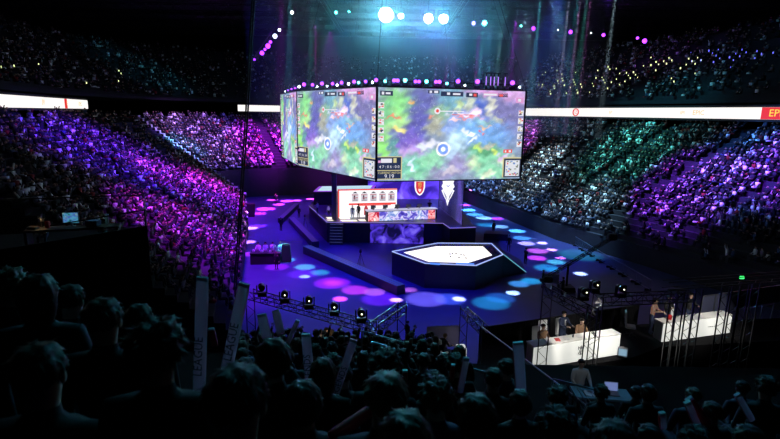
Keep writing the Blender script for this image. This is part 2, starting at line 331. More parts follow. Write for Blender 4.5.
def screen_mat():
    m = bpy.data.materials.new('game_picture'); m.use_nodes = True; nt = m.node_tree; b = nt.nodes['Principled BSDF']; b.inputs['Base Color'].default_value = (.01, .01, .01, 1); b.inputs['Roughness'].default_value = .6
    at = nt.nodes.new('ShaderNodeAttribute'); at.attribute_name = 'pic'; tc = nt.nodes.new('ShaderNodeTexCoord'); n = nt.nodes.new('ShaderNodeTexNoise')
    n.inputs['Scale'].default_value = 1.3; n.inputs['Detail'].default_value = 6; n.inputs['Distortion'].default_value = .5
    nt.links.new(tc.outputs['Object'], n.inputs['Vector']); mr = nt.nodes.new('ShaderNodeMapRange'); mr.inputs[1].default_value = .3; mr.inputs[2].default_value = .7; mr.inputs[3].default_value = .85; mr.inputs[4].default_value = 1.2
    nt.links.new(n.outputs['Fac'], mr.inputs[0]); mx = nt.nodes.new('ShaderNodeMix'); mx.data_type = 'RGBA'; mx.blend_type = 'MULTIPLY'; mx.inputs[0].default_value = 1
    v_ = nt.nodes.new('ShaderNodeTexNoise'); v_.inputs['Scale'].default_value = 3.2; v_.inputs['Detail'].default_value = 3; v_.inputs['Distortion'].default_value = 1.5; nt.links.new(tc.outputs['Object'], v_.inputs['Vector'])
    m2 = nt.nodes.new('ShaderNodeMapRange'); m2.inputs[1].default_value = .56; m2.inputs[2].default_value = .74; m2.inputs[3].default_value = 0; m2.inputs[4].default_value = .22; nt.links.new(v_.outputs['Fac'], m2.inputs[0])
    m3 = nt.nodes.new('ShaderNodeMix'); m3.data_type = 'RGBA'; nt.links.new(m2.outputs[0], m3.inputs[0]); nt.links.new(at.outputs['Color'], m3.inputs[6]); m3.inputs[7].default_value = (.75, .8, .8, 1)
    nt.links.new(m3.outputs[2], mx.inputs[6]); nt.links.new(mr.outputs[0], mx.inputs[7])
    nt.links.new(mx.outputs[2], b.inputs['Emission Color']); b.inputs['Emission Strength'].default_value = 1.5; MATS['game_picture'] = m
screen_mat()
em('hud_white', (235, 235, 245), 1); em('hud_dark', (40, 52, 82), 1); em('hud_gold', (215, 205, 150), 1); em('hud_map', (225, 228, 235), 1); em('hud_jungle', (120, 130, 110), 1); em('hud_red', (240, 90, 85), 1); em('hud_blue', (90, 140, 220), 1); em('hud_pink', (225, 160, 215), 1); em('hud_skin', (215, 190, 180), 1)
NX, NY = 190, 120
gu, gv = np.meshgrid(np.linspace(0, 1, NX+1), np.linspace(0, 1, NY+1)); gcol = paint(gu, gv)/255.0; gcol = np.where(gcol <= .04045, gcol/12.92, ((gcol+.055)/1.055)**2.4)
def rect(bm, u0, v0, u1, v1, W, Hh, y, th=.02, mi=0):
    box(bm, ((u0+u1)/2*W, y, Hh*(1-(v0+v1)/2)), ((u1-u0)*W, th, (v1-v0)*Hh), mi=mi)
def panel(p, q, cube, full=True):
    d = Vector(q)-Vector(p); W = d.length; Hh = ZT-ZB; yaw = math.atan2(d.y, d.x)
    xs = (gu*W).ravel(); zs = ((1-gv)*Hh).ravel(); V = np.stack([xs, np.full_like(xs, 0), zs], 1)
    me = bpy.data.meshes.new('screen_panel'); idx = np.arange((NX+1)*(NY+1)).reshape(NY+1, NX+1)
    Fq = np.stack([idx[1:, :-1], idx[1:, 1:], idx[:-1, 1:], idx[:-1, :-1]], -1).reshape(-1, 4)
    me.from_pydata(V.tolist(), [], Fq.tolist()); ca = me.color_attributes.new('pic', 'FLOAT_COLOR', 'POINT')
    ca.data.foreach_set('color', np.concatenate([gcol.reshape(-1, 3), np.ones((V.shape[0], 1))], 1).ravel()); me.materials.append(M['game_picture'])
    o = bpy.data.objects.new('screen_panel', me); COL.objects.link(o); o.parent = cube; o.location = p; o.rotation_euler = (0, 0, yaw)
    b = BM()
    for a_, b_, c_, d_ in ((-.004, -.012, 1.004, 0), (-.004, 1, 1.004, 1.012), (-.006, -.012, 0, 1.012), (1, -.012, 1.006, 1.012)): rect(b, a_, b_, c_, d_, W, Hh, .02, .12)
    box(b, (W/2, .22, Hh/2), (W, .3, Hh)); new('panel_frame', b, 'dark_metal', o)
    if not full: return o
    # minimap
    b = BM(); rect(b, .868, .762, .995, .985, W, Hh, -.02, .02, 0); rect(b, .866, .752, .995, .764, W, Hh, -.03, .02, 1); rect(b, .862, .752, .870, .985, W, Hh, -.03, .02, 1)
    rect(b, .882, .785, .985, .97, W, Hh, -.035, .02, 2); r = random.Random(3)
    for k in range(26):
        uu, vv = r.uniform(.885, .97), r.uniform(.79, .95); rect(b, uu, vv, uu+r.uniform(.006, .016), vv+r.uniform(.008, .02), W, Hh, -.048, .01, r.choice((3, 3, 3, 4, 5)))
    new('minimap', b, ['hud_dark', 'hud_gold', 'hud_map', 'hud_jungle', 'hud_red', 'hud_blue'], o)
    # patch panel
    b = BM(); rect(b, .006, .735, .162, .98, W, Hh, -.02, .02, 0)
    for vv in (.735, .885, .98): rect(b, .006, vv-.004, .166, vv+.004, W, Hh, -.034, .02, 1)
    rect(b, .160, .735, .166, .98, W, Hh, -.034, .02, 1)
    rect(b, .03, .755, .1, .8, W, Hh, -.04, .02, 2); rect(b, .012, .775, .028, .80, W, Hh, -.04, .02, 3); rect(b, .11, .75, .13, .8, W, Hh, -.04, .02, 1)
    pp = new('patch_panel', b, ['hud_dark', 'hud_gold', 'hud_white', 'hud_pink'], o)
    text('lettering', 'CURRENT PATCH', .27*W/14, 'hud_gold', pp, (.084*W, -.05, Hh*(1-.912)), sx=.95)
    text('lettering', '9.19', .52*W/14, 'hud_white', pp, (.084*W, -.05, Hh*(1-.952)))
    text('lettering', '4 7 : 0 6 : 0 0', .34*W/14, 'hud_white', pp, (.084*W, -.05, Hh*(1-.845)))
    # top bars
    b = BM()
    for u0, u1, v0, v1, mi in ((.02, .1, .035, .085, 0), (.325, .40, .015, .05, 0), (.41, .56, .025, .075, 0), (.58, .66, .03, .08, 0), (.70, .87, .022, .06, 2), (.80, .87, .03, .07, 0), (.93, .985, .07, .13, 2)):
        rect(b, u0, v0, u1, v1, W, Hh, -.02, .02, mi)
    for u0, u1, v0, v1, mi in ((.03, .045, .045, .075, 1), (.055, .085, .05, .07, 1), (.335, .35, .02, .045, 1), (.365, .39, .02, .045, 1), (.45, .47, .035, .06, 1), (.49, .54, .04, .06, 1), (.6, .62, .04, .065, 1), (.63, .65, .04, .07, 3), (.70, .79, .035, .055, 1), (.81, .835, .04, .065, 3), (.945, .965, .085, .115, 1)):
        rect(b, u0, v0, u1, v1, W, Hh, -.036, .02, mi)
    new('score_bar', b, ['hud_dark', 'hud_white', 'hud_pink', 'hud_red'], o)
    # fighter markers: life bar and red plate
    b = BM(); rect(b, .41, .232, .57, .243, W, Hh, -.02, .02, 0); rect(b, .49, .27, .65, .277, W, Hh, -.02, .02, 1)
    bar(b, (.39*W, -.03, Hh*.765), (.39*W, -.05, Hh*.765), .30, 14, mi=0); bar(b, (.39*W, -.05, Hh*.765), (.39*W, -.06, Hh*.765), .15, 10, mi=1)
    rect(b, .862, .66, .925, .70, W, Hh, -.02, .02, 1); rect(b, .872, .67, .882, .692, W, Hh, -.035, .02, 0); rect(b, .9, .668, .915, .692, W, Hh, -.035, .02, 0)
    new('life_bar', b, ['hud_white', 'hud_red'], o)
    for side, u0 in ((0, .01), (1, .955)):
        for k in range(5):
            v0 = (.155 if side == 0 else .215)+k*.088; b = BM(); rect(b, u0, v0, u0+.036, v0+.062, W, Hh, -.02, .02, 0); r = random.Random(k*7+side)
            for q_ in range(6): uu, vv = u0+r.uniform(0, .026), v0+r.uniform(0, .045); rect(b, uu, vv, uu+.011, vv+.014, W, Hh, -.034-.004*q_, .01, r.choice((1, 2, 3, 4, 1)))
            new('player_portrait', b, ['hud_white', 'hud_dark', 'hud_gold', 'hud_skin', 'hud_red'], o)
    return o
cube = thing('video_cube', 'giant hanging many-sided video screen showing a bright colourful game picture', 'video screen')
n = len(ring)
for i in range(n):
    p, q = ring[i], ring[(i+1) % n]; panel(p, q, cube, full=i in (0, 1, 2))
b = BM(); prism(b, [(v.x*.995, v.y*.995+.3) for v in ring], ZB+.05, ZB+.2); prism(b, [(v.x*.995, v.y*.995+.3) for v in ring], ZT-.1, ZT+.1); new('cube_deck', b, 'black', cube)
cc = sum((Vector(v) for v in ring), Vector())/n
b = BM()
for i in range(n):
    g0, g1 = [v+(cc-v).normalized()*1.3+Vector((0, 0, ZT-ZB+.4)) for v in (ring[i], ring[(i+1) % n])]; lattice(b, g0, g1, .5, .7, .035, .02)
new('top_truss', b, 'dark_metal', cube)
cc = sum((Vector(v) for v in ring), Vector())/n
for v in ring: b = BM(); bar(b, v+Vector((0, .35, 8.6)), (v.x*.6+cc.x*.4, v.y*.6+cc.y*.4, 34), .03); new('hoist_cable', b, 'dark_metal', cube)

# ================================================================ MOVING-HEAD LAMPS
def lens_mats():
    em('lens_purple', (150, 60, 255), 4.5); em('lens_white', (225, 245, 255), 12); em('lens_teal', (110, 250, 250), 6); em('lens_off', (60, 70, 140), .5)
lens_mats()
def make_lamp(label, lens, s=1.0, group=None):
    t = thing('moving_head_lamp', label, 'stage lamp', group=group)
    b = BM(); bevbox(b, (0, 0, .08*s), (.4*s, .34*s, .16*s), .02*s); new('base', b, 'dark_metal', t)
    b = BM()
    for sx in (-1, 1): bevbox(b, (sx*.23*s, 0, .36*s), (.05*s, .16*s, .42*s), .015*s)
    box(b, (0, 0, .17*s), (.5*s, .16*s, .04*s)); new('yoke', b, 'dark_metal', t)
    b = BM(); bar(b, (0, .22*s, .44*s), (0, -.02*s, .44*s), .13*s, 12, .17*s); bar(b, (0, -.02*s, .44*s), (0, -.22*s, .44*s), .17*s, 12, .16*s); h = new('head', b, 'dark_metal', t, True)
    lr = .032 if lens == 'lens_front' else .14
    b = BM(); bar(b, (0, -.222*s, .44*s), (0, -.25*s, .44*s), lr*s, 16); new('lens', b, lens, h)
    return t
PROTO = {}
def lamp_at(loc, kind, label, group, sc=1, rz=0, rot=None):
    if kind not in PROTO:
        PROTO[kind] = make_lamp(label, 'lens_'+kind, 1.0, group); o = PROTO[kind]; o.location = loc; o.rotation_euler = rot or (0, 0, rz); o.scale = (sc,)*3; children(o); KIDS[o.name] = [(c, children(c)) for c in children(o)]; return o
    return dup(PROTO[kind], loc, rz, label, group, sc=sc, rot=rot)
LC = {'purple': (.5, .06, 1), 'white': (.7, .85, 1), 'teal': (.1, .9, 1)}
row = [(520.5, 85.5, 'white', .5), (513, 85, 'purple', 1.15), (478, 83.3, 'purple', 1.15), (465.5, 83.5, 'white', .5), (458.5, 82.5, 'purple', 1.1), (447.5, 82, 'teal', .7), (440, 81.6, 'purple', .9), (436.5, 81.4, 'purple', .9), (427, 81.3, 'teal', .9), (419.5, 81, 'purple', .85), (416, 81, 'purple', .85),
 (405.5, 80.3, 'teal', .95), (398, 80.3, 'purple', .9), (394.5, 80.2, 'purple', .9), (385.5, 79.9, 'teal', .75), (375, 79.8, 'purple', .9), (371.5, 80, 'white', .6), (364.5, 81, 'purple', .8), (357.5, 81.2, 'teal', .7), (353, 81.8, 'purple', .9), (347.5, 82, 'white', .6), (340.5, 82.2, 'purple', .9), (336, 83, 'white', .55), (331.5, 83, 'purple', .85), (326, 84, 'white', .5), (321, 84.2, 'purple', 1.0), (316, 84.6, 'white', .5), (311.5, 85, 'purple', .9), (303, 85.6, 'purple', 1.1),
 (298, 87, 'white', .7), (294, 88, 'purple', .6), (290.5, 89.3, 'purple', .6), (287, 90.6, 'purple', .5), (284, 91.6, 'white', .4)]
for x, y, k, s in row:
    p, q = (cA, cB) if x > 376 else ((cC, cA) if x > 298.3 else (cD, cC))
    P = onplane(x, y, p, q); P.z -= .44*s; d = (Vector(q)-Vector(p)).normalized(); P += Vector((-d.y, d.x, 0))*.12; yaw = math.atan2(-P.x, -0-P.y)  # lens (-Y side) turned to the near stand
    r = Vector((-P.x, -P.y, 0)); rz = math.atan2(r.x, -r.y)
    P.z = ZT+.11
    side = 'front' if x > 376 else 'left side'
    s *= 1.25
    o = lamp_at(P, k, f'{k} glowing stage lamp on the top edge of the video cube, {side}', f'{k} lamps along the top edge of the video cube, {side}', s, rz)
    l = light('POINT', P+Vector((-.06*P.x/P.length*0, -.5, .44*s)), 14*s*s, LC[k], shadow_soft_size=.1)
    l.parent = None
# fixtures standing in a cluster on the right top of the cube
for k, x in enumerate((486, 490.5, 494, 498, 505)):
    P = onplane(x, 89, cA, cB); b = BM(); t = thing('lamp_tower', 'slim upright lamp cluster standing on the right end of the video cube', 'stage lamp', P+Vector((0, .2, 0)), 0, 'upright lamps on the video cube')
    P.z = ZT+.1; t.location = P+Vector((0, .2, 0)); bevbox(b, (0, 0, .7), (.14, .14, 1.4), .02); new('column', b, 'dark_metal', t)
    b = BM(); bevbox(b, (0, -.08, .75), (.07, .03, .8), .01); new('light_strip', b, em('strip_violet', (190, 130, 255), 1.6 ), t)
    b = BM(); box(b, (0, 0, 1.45), (.4, .2, .1)); new('bracket', b, 'dark_metal', t)

# ================================================================ ROOF RIG
em('glare_teal', (190, 255, 250), 60); em('glare_blue', (215, 225, 255), 60)
def roof_truss(a, b_, label, w=.6):
    b = BM(); lattice(b, a, b_, w, 1.0, .05, .03); o = new('roof_truss', b, 'dark_metal'); T(o, label, 'truss'); return o
ZR = 30.6
roof_truss((-34, 66, ZR), (34, 66, ZR), 'dark lattice roof truss crossing above the video cube, nearest of the rig')
roof_truss((-34, 78, ZR), (34, 78, ZR), 'dark lattice roof truss crossing above the back of the video cube')
roof_truss((-34, 92, ZR), (38, 92, ZR), 'dark lattice roof truss crossing above the far end of the floor')
roof_truss((-10, 40, ZR), (-10, 105, ZR), 'dark lattice roof truss running lengthwise left of the big bright lamps')
roof_truss((10, 40, ZR), (10, 105, ZR), 'dark lattice roof truss running lengthwise right of the big bright lamps')
for k in range(9):
    b = BM(); y = 50+9*k; lattice(b, (-70, y, 32.6), (70, y, 32.6), 1.2, 2.4, .09, .05); T(new('roof_girder', b, 'dark_metal'), 'dark steel roof girder under the arena ceiling', 'girder', 'roof girders under the ceiling')
def big_lamp(px, py, Y, col, kind, power, rad, label):
    P = A(px, py, Y); t = thing('floodlight', label, 'stage lamp', P, 0)
    b = BM(); bar(b, (0, .5, 0), (0, 0, 0), rad*.7, 16, rad*1.1); new('housing', b, 'dark_metal', t, True)
    b = BM(); bar(b, (0, -.01, 0), (0, -.05, 0), rad, 20); new('lens', b, kind, t)
    b = BM(); bar(b, (-rad*1.3, .2, 0), (-rad*1.3, .2, 1), .04); bar(b, (rad*1.3, .2, 0), (rad*1.3, .2, 1), .04); bar(b, (-rad*1.3, .2, 1), (rad*1.3, .2, 1), .04); bar(b, (0, .2, 1), (0, .2, ZR-P.z), .04); new('bracket', b, 'dark_metal', t)
    light('SPOT', P+Vector((0, -.4, 0)), power, col, (0, 0, 10), shadow_soft_size=.15, spot_size=1.25, spot_blend=1.0)
big_lamp(386, 15, 66, (.12, .75, 1), 'glare_teal', 10000, .85, 'largest and brightest white-teal floodlight above the video cube')
big_lamp(401, 16, 70, (.2, .9, 1), 'glare_teal', 800, .3, 'small teal lamp just right of the largest floodlight')
big_lamp(428.5, 18.5, 66, (.15, .25, 1), 'glare_blue', 6000, .52, 'blue-white floodlight, left one of the right-hand pair above the cube')
big_lamp(443.5, 19, 66, (.06, .75, .9), 'glare_teal', 5500, .52, 'teal-white floodlight, right one of the right-hand pair above the cube')
em('small_teal', (90, 240, 220), 10); em('small_blue', (120, 90, 255), 10); em('small_purple', (150, 50, 255), 4); em('small_white', (220, 235, 255), 5)
for px, py, Y, k, r, pw, lb in ((484.5, 23, 78, 'small_teal', .34, 700, 'teal lamp in the roof rig above the right end of the cube'), (473.5, 23.3, 78, 'small_blue', .26, 350, 'violet lamp in the roof rig left of a teal one'), (336, 12.5, 78, 'small_teal', .2, 200, 'small teal lamp in the roof rig left of the largest floodlight'), (349, 11.6, 78, 'small_teal', .16, 100, 'tiny teal lamp nearest the largest floodlight on its left'), (292, 12.5, 78, 'small_white', .24, 100, 'small white lamp at the upper end of the purple lamp row'),
    (533.5, 28.5, 82, 'small_purple', .3, 120, 'leftmost purple lamp of the row right of the cube'), (570.5, 32, 82, 'small_purple', .3, 120, 'second purple lamp of the row right of the cube'), (603.5, 35, 82, 'small_purple', .26, 120, 'third purple lamp of the row right of the cube'), (637.5, 38, 82, 'small_purple', .2, 150, 'small purple lamp left of the brightest one at the right end'), (644.5, 41, 82, 'small_purple', .36, 120, 'magenta lamp at the right end of the purple lamp row'),
    (558, 30, 84, 'small_white', .12, 30, 'tiny white lamp between the first two purple lamps'), (591, 33, 84, 'small_white', .12, 30, 'tiny white lamp between the second and third purple lamps'), (737.5, 36.5, 84, 'small_white', .14, 20, 'tiny white lamp high above the right upper tier'), (521, 26, 84, 'small_teal', .14, 20, 'tiny teal lamp right of the teal and violet pair')):
    P = A(px, py, Y); c = {'small_teal': (.1, .9, .9), 'small_blue': (.2, .15, 1), 'small_purple': (.45, .04, 1), 'small_white': (.8, .9, 1)}[k]
    t = thing('rig_lamp', lb, 'stage lamp', P, 0); b = BM(); bar(b, (0, .3, 0), (0, 0, 0), r*.8, 12, r*1.1); new('housing', b, 'dark_metal', t, True)
    b = BM(); bar(b, (0, -.01, 0), (0, -.04, 0), r, 16); new('lens', b, k, t); b = BM(); bar(b, (0, .2, 0), (0, .2, ZR+.2-P.z if ZR > P.z else 1), .04); new('bracket', b, 'dark_metal', t)
    light('POINT', P+Vector((0, -.4, 0)), pw, c, shadow_soft_size=.1)
for i, (px, py, s) in enumerate(((262, 53, .3), (265, 49.5, .18), (268, 46, .34), (270.5, 42, .22), (275, 36.2, .3), (279.5, 30, .2), (254.5, 59.5, .14))):
    P = A(px, py, 74); t = thing('rig_lamp', 'purple lamp in the slanting row left above the cube' if i not in (4, 5) else 'white lamp in the slanting row left above the cube', 'stage lamp', P, 0, 'purple lamps of the slanting row' if i not in (4, 5) else 'white lamps of the slanting row')
    b = BM(); bar(b, (0, .3, 0), (0, 0, 0), s*.8, 12, s*1.1); new('housing', b, 'dark_metal', t, True); b = BM(); bar(b, (0, -.01, 0), (0, -.04, 0), s, 16); new('lens', b, 'small_purple' if i not in (4, 5) else 'small_white', t)
    light('POINT', P+Vector((0, -.4, 0)), 50*s/.3, (.45, .04, 1), shadow_soft_size=.1)
b = BM(); lattice(b, A(250, 66, 74.5), A(300, -8, 74.5), .4, .8, .04, .025); T(new('roof_truss', b, 'dark_metal'), 'slanting dark truss that carries the row of purple lamps', 'truss')
# ---- floor spots: real lamps in the rig; (px, py, half width px, colour, power scale, blend)
PK = (1, .05, .75); SAL = (1, .25, .62); LAV = (.5, .35, 1); CY = (.15, .85, 1); WC = (.6, .95, 1); PU = (.35, .03, 1); TL = (.03, .75, .75); GR = (.05, .85, .5); WP = (1, .55, .95)
FS = [(285,260,12,CY,1.2,.3),(305,267,12,(.2,.95,.75),1.0,.3),(304.5,276.5,6,(.45,.75,1),1.6,.2),(320,272.5,11,GR,.7,.3),(277,267,14,(.8,.03,1),.6,.3),(303,274,18,PU,.45,.3),(332,283,21,(.75,.02,1),.8,.3),(333,283,12,PK,.9,.4),(355,290,16,(1,.06,.6),1.0,.3),(374,292,13,SAL,.8,.3),(380,299,22,PU,.6,.3),(340,299,9,(1,.1,.85),2.4,.4),(396,300,8,(1,.55,.85),2.4,.4),(410,290,9,SAL,.6,.4),(426,299,24,(.4,.3,1),.6,.25),
 (459,299,8,(.7,.75,1),2.2,.3),(450,299,19,(.12,.25,1),.6,.3),(513,293,8,WC,2.4,.3),(491,303,22,TL,.45,.3),(519,284,12,CY,.6,.3),(500,298,18,(.05,.4,.8),.4,.3),(531,281,12,TL,.8,.3),
 (526.5,243.5,10,(.75,.65,1),1.8,.3),(542,243,6,(.9,.7,1),1.8,.3),(538,251,12,(1,.2,.6),1.2,.3),(537,258,11,(1,.08,.7),1.5,.3),(551.5,249.7,6,(1,.4,.9),1.9,.3),(560,258,6,(1,.25,.85),1.9,.3),(556,262,11,(.15,.95,.7),1.1,.3),(547,268,15,TL,.8,.3),(580.5,273.7,8,(.7,.97,1),2.6,.4),(580,255,26,GR,.15,.3),
 (468,210,9,CY,.9,.3),(475,214.5,10,CY,.9,.3),(484,218,10,(.4,1,.9),1.2,.3),(497,218.6,8,(.6,.05,1),1.2,.3),(500,226.5,10,(.4,1,.85),1.2,.3),(517,231,10,CY,1.3,.3),(522,238,11,CY,.9,.3),(487,225,12,TL,.6,.3),(465,205,7,(.8,.1,1),.9,.3),
 (272,200,6,PK,1.0,.3),(287,201,8,(.9,.05,1),1.4,.3),(297,200.5,5,(1,.1,.8),1.4,.3),(279,204.5,7,(.9,.05,1),1.2,.3),(266,209,11,(.9,.04,1),1.6,.3),(259,213.5,9,(.9,.04,1),1.2,.3),(251,228,8,(1,.4,.8),1.5,.3),(249,242,8,(.8,.3,1),1.3,.3),(249,254,9,(.8,.04,1),.9,.3),(311,199,6,(1,.08,.8),1.4,.3),(258,226,10,PU,1.0,.3),(427,201,7,(.9,.05,1),1.0,.3),(437,200,7,(.9,.05,1),1.0,.3),(443,206,9,(.5,.2,1),.9,.3)]
def inside(x, y, P, grow=0):
    cx = sum(p[0] for p in P)/len(P); cy = sum(p[1] for p in P)/len(P); ok = True; sg = None
    for i in range(len(P)):
        a, b_ = P[i], P[(i+1) % len(P)]; L = math.dist(a, b_); c = ((b_[0]-a[0])*(y-a[1])-(b_[1]-a[1])*(x-a[0]))/L; c0 = ((b_[0]-a[0])*(cy-a[1])-(b_[1]-a[1])*(cx-a[0]))/L
        if c*(1 if c0 > 0 else -1) < -grow: return False
    return True
for k, (px, py, hw, col, pw, bl) in enumerate(FS):
    T0 = F(px, py, 0); hwm = hw*math.hypot(T0.y, 15)/FP*.97
    under = inside(T0.x, T0.y, [(v.x, v.y) for v in ring], 3)
    L0 = Vector((T0.x+1.2, T0.y+(.8 if not under else 0), ZR-1 if not under else 8.6))
    dist = (T0-L0).length; cosi = (L0.z-T0.z)/dist; half = math.atan(hwm/dist)
    spot(L0, T0, half, pw*(1.25 if hw < 10 else 1)*(33 if T0.y < 54 or under else 60)*(2.0 if T0.y > 78 else 1)*4*PI*dist*dist/cosi*1.0, col, blend=min(1, bl*2.2), size=.05)
    d = (T0-L0).normalized(); q = d.to_track_quat('-Y', 'Z')
    pb0 = L0-q@Vector((0, -.35, .36))
    if True:
        b = BM(); bar(b, (0, 0, 0), (0, 0, (34 if L0.z > 20 else 9.08)-pb0.z), .03, 6); T(new('drop_pipe', b, 'dark_metal', loc=tuple(pb0)), 'thin drop pipe holding a stage lamp under the ' + ('dark roof' if L0.z > 20 else 'video cube'), 'pipe', 'drop pipes holding lamps under the ' + ('roof' if L0.z > 20 else 'cube'))
    if k % 2 == 0 or True: lamp_at(L0-q@Vector((0, -.35, .44)), 'off', 'black moving head lamp hanging in the dark roof rig', 'black moving head lamps hanging in the roof rig', 1, rot=q.to_euler())
for nm, y in (('near', 54),):
    roof_truss((-24, y, ZR), (24, y, ZR), 'dark lattice roof truss in front of the big bright lamps')
# thin haze filling the arena air
b = BM(); box(b, (3.5, 70, 23), (33, 46, 20)); o = new('arena_haze', b, 'black'); o['kind'] = 'stuff'; o['label'] = 'thin blue theatrical haze hanging in the arena air'; o['category'] = 'haze'
hm = bpy.data.materials.new('haze'); hm.use_nodes = True; nt = hm.node_tree; nt.nodes.clear(); vo = nt.nodes.new('ShaderNodeVolumeScatter'); vo.inputs['Density'].default_value = .006; vo.inputs['Anisotropy'].default_value = .72
vo.inputs['Color'].default_value = (.8, .85, 1, 1); nt.links.new(vo.outputs[0], nt.nodes.new('ShaderNodeOutputMaterial').inputs['Volume']); o.data.materials[0] = hm; o.visible_shadow = True
# ================================================================ PEOPLE
def skin_mesh(J, E_, slots, R, sub=1):
    """J: name->(x,y,z), E_: [(a,b,slot)], R: name->radius. One continuous grown surface."""
    nm = list(J); me = bpy.data.meshes.new('t'); me.from_pydata([J[k] for k in nm], [(nm.index(a), nm.index(b)) for a, b, _ in E_], [])
    ob = bpy.data.objects.new('t', me); COL.objects.link(ob); sk = ob.modifiers.new('s', 'SKIN'); sk.use_smooth_shade = True
    for i, k in enumerate(nm):
        d = me.skin_vertices[0].data[i]; r = R[k]; d.radius = r if isinstance(r, tuple) else (r, r); d.use_root = (k == 'pelvis')
    su = ob.modifiers.new('u', 'SUBSURF'); su.levels = sub; su.render_levels = sub
    dg = bpy.context.evaluated_depsgraph_get(); out = bpy.data.meshes.new_from_object(ob.evaluated_get(dg)); bpy.data.objects.remove(ob)
    segs = [(Vector(J[a]), Vector(J[b]), s, min(R[a] if not isinstance(R[a], tuple) else R[a][0], 9)) for a, b, s in E_]
    idx = []
    for p in out.polygons:
        c = p.center; best = 1e9; bs = 0
        for a, b_, s, r in segs:
            d = b_-a; t = max(0, min(1, (c-a).dot(d)/max(d.length_squared, 1e-9))); q = (c-(a+d*t)).length-r*.5
            if q < best: best = q; bs = s
        idx.append(bs)
    out.materials.clear()
    for s in slots: out.materials.append(M[s])
    out.polygons.foreach_set('material_index', idx); out.polygons.foreach_set('use_smooth', [True]*len(idx)); return out
def limb(sx, sh, el, wr, hd, hip, kn, an, to):
    s = 'L' if sx < 0 else 'R'; f = lambda p: (p[0]*sx, p[1], p[2]) if p[0] >= 0 else (p[0]*sx, p[1], p[2])
    return {'sh'+s: f(sh), 'el'+s: f(el), 'wr'+s: f(wr), 'hd'+s: f(hd), 'hip'+s: f(hip), 'kn'+s: f(kn), 'an'+s: f(an), 'to'+s: f(to)}
def body(pose='sit', arms=('lap', 'lap'), lean=0.0, slots=('shirt', 'trousers', 'skin'), fingers=False, head_turn=0, w=1.0):
    sit = pose == 'sit'; pz = .54 if sit else .95; top = lambda h: (0, lean*h, pz+h)
    J = {'pelvis': (0, 0, pz), 'waist': top(.18), 'chest': top(.40), 'neckbase': top(.545), 'neck': (0, lean*.6+.01, pz+.61), 'jaw': (0, lean*.65+.035, pz+.69), 'crown': (0, lean*.7+.02, pz+.80)}
    R = {'pelvis': (.155*w, .12*w), 'waist': (.14*w, .10*w), 'chest': (.175*w, .115*w), 'neckbase': (.10*w, .075), 'neck': .055, 'jaw': (.072, .085), 'crown': (.083, .098)}
    E_ = [('pelvis', 'waist', 0), ('waist', 'chest', 0), ('chest', 'neckbase', 0), ('neckbase', 'neck', 2), ('neck', 'jaw', 2), ('jaw', 'crown', 2)]
    for sx, arm in ((-1, arms[0]), (1, arms[1])):
        s = 'L' if sx < 0 else 'R'; sz = pz+.50; ly = lean*.5
        P = {'lap': ((.25, .02+ly, sz-.27), (.16, .24+ly, sz-.38), (.12, .31+ly, sz-.39)), 'down': ((.24, -.02+ly, sz-.28), (.25, .06+ly, sz-.53), (.25, .09+ly, sz-.62)),
             'up': ((.27, .08+ly, sz+.18), (.20, .16+ly, sz+.42), (.19, .17+ly, sz+.51)), 'fwd': ((.25, .12+ly, sz-.22), (.16, .36+ly, sz-.18), (.12, .45+ly, sz-.16)),
             'clap': ((.26, .12+ly, sz-.2), (.12, .30+ly, sz-.02), (.06, .36+ly, sz+.06)), 'desk': ((.25, .10+ly, sz-.24), (.2, .36+ly, sz-.30), (.17, .45+ly, sz-.31)),
             'cam': ((.26, .14+ly, sz-.16), (.16, .30+ly, sz+.05), (.12, .36+ly, sz+.1)), 'cross': ((.25, .06+ly, sz-.26), (.06, .20+ly, sz-.24), (-.04, .22+ly, sz-.22))}[arm]
        hp = (.095, .01, pz-.03) if sit else (.095, 0, pz-.06)
        L = limb(sx, (.185*w, ly, sz), *P, hp, (.13, .44, .52) if sit else (.11, .02, .50), (.13, .42, .10) if sit else (.12, -.02, .09), (.15, .57, .05) if sit else (.14, .13, .045))
        J.update(L); R.update({'sh'+s: .075, 'el'+s: .048, 'wr'+s: .033, 'hd'+s: (.045, .025), 'hip'+s: .095, 'kn'+s: .062, 'an'+s: .042, 'to'+s: .042})
        E_ += [('neckbase' if False else 'chest', 'sh'+s, 0), ('sh'+s, 'el'+s, 0), ('el'+s, 'wr'+s, 0), ('wr'+s, 'hd'+s, 2), ('pelvis', 'hip'+s, 1), ('hip'+s, 'kn'+s, 1), ('kn'+s, 'an'+s, 1), ('an'+s, 'to'+s, 1)]
    me = skin_mesh(J, E_, slots, R)
    bm = BM(); bm.from_mesh(me); n0 = len(bm.faces); c = Vector(J['jaw'])
    ell(bm, c+Vector((0, .085, .035)), (.012, .02, .022), 6, 5, 2)
    for sx in (-1, 1): ell(bm, c+Vector((sx*.082, -.01, .04)), (.012, .022, .032), 6, 5, 2)
    for sx in (-1, 1):   # hands: four fingers and a thumb curling from each palm
        s = 'L' if sx < 0 else 'R'; h = Vector(J['hd'+s]); wv = Vector(J['wr'+s]); d = (h-wv).normalized(); side = Vector((sx, 0, 0)); side = (side-d*side.dot(d)).normalized(); nrm = d.cross(side)
        if fingers:
            for k, (o_, L_) in enumerate(((-.032, .062), (-.011, .072), (.011, .068), (.03, .052))):
                a = h+d*.02+side*o_; m_ = a+d*L_*.55+nrm*.012*sx; e = m_+d*L_*.25+nrm*.03*sx; bar(bm, a, m_, .0095, 6, .009, 2); bar(bm, m_, e, .009, 6, .0075, 2)
            a = h-side*.03-d*.01; m_ = a-side*.03+d*.025; bar(bm, a, m_, .011, 6, .01, 2); bar(bm, m_, m_+d*.03, .01, 6, .008, 2)
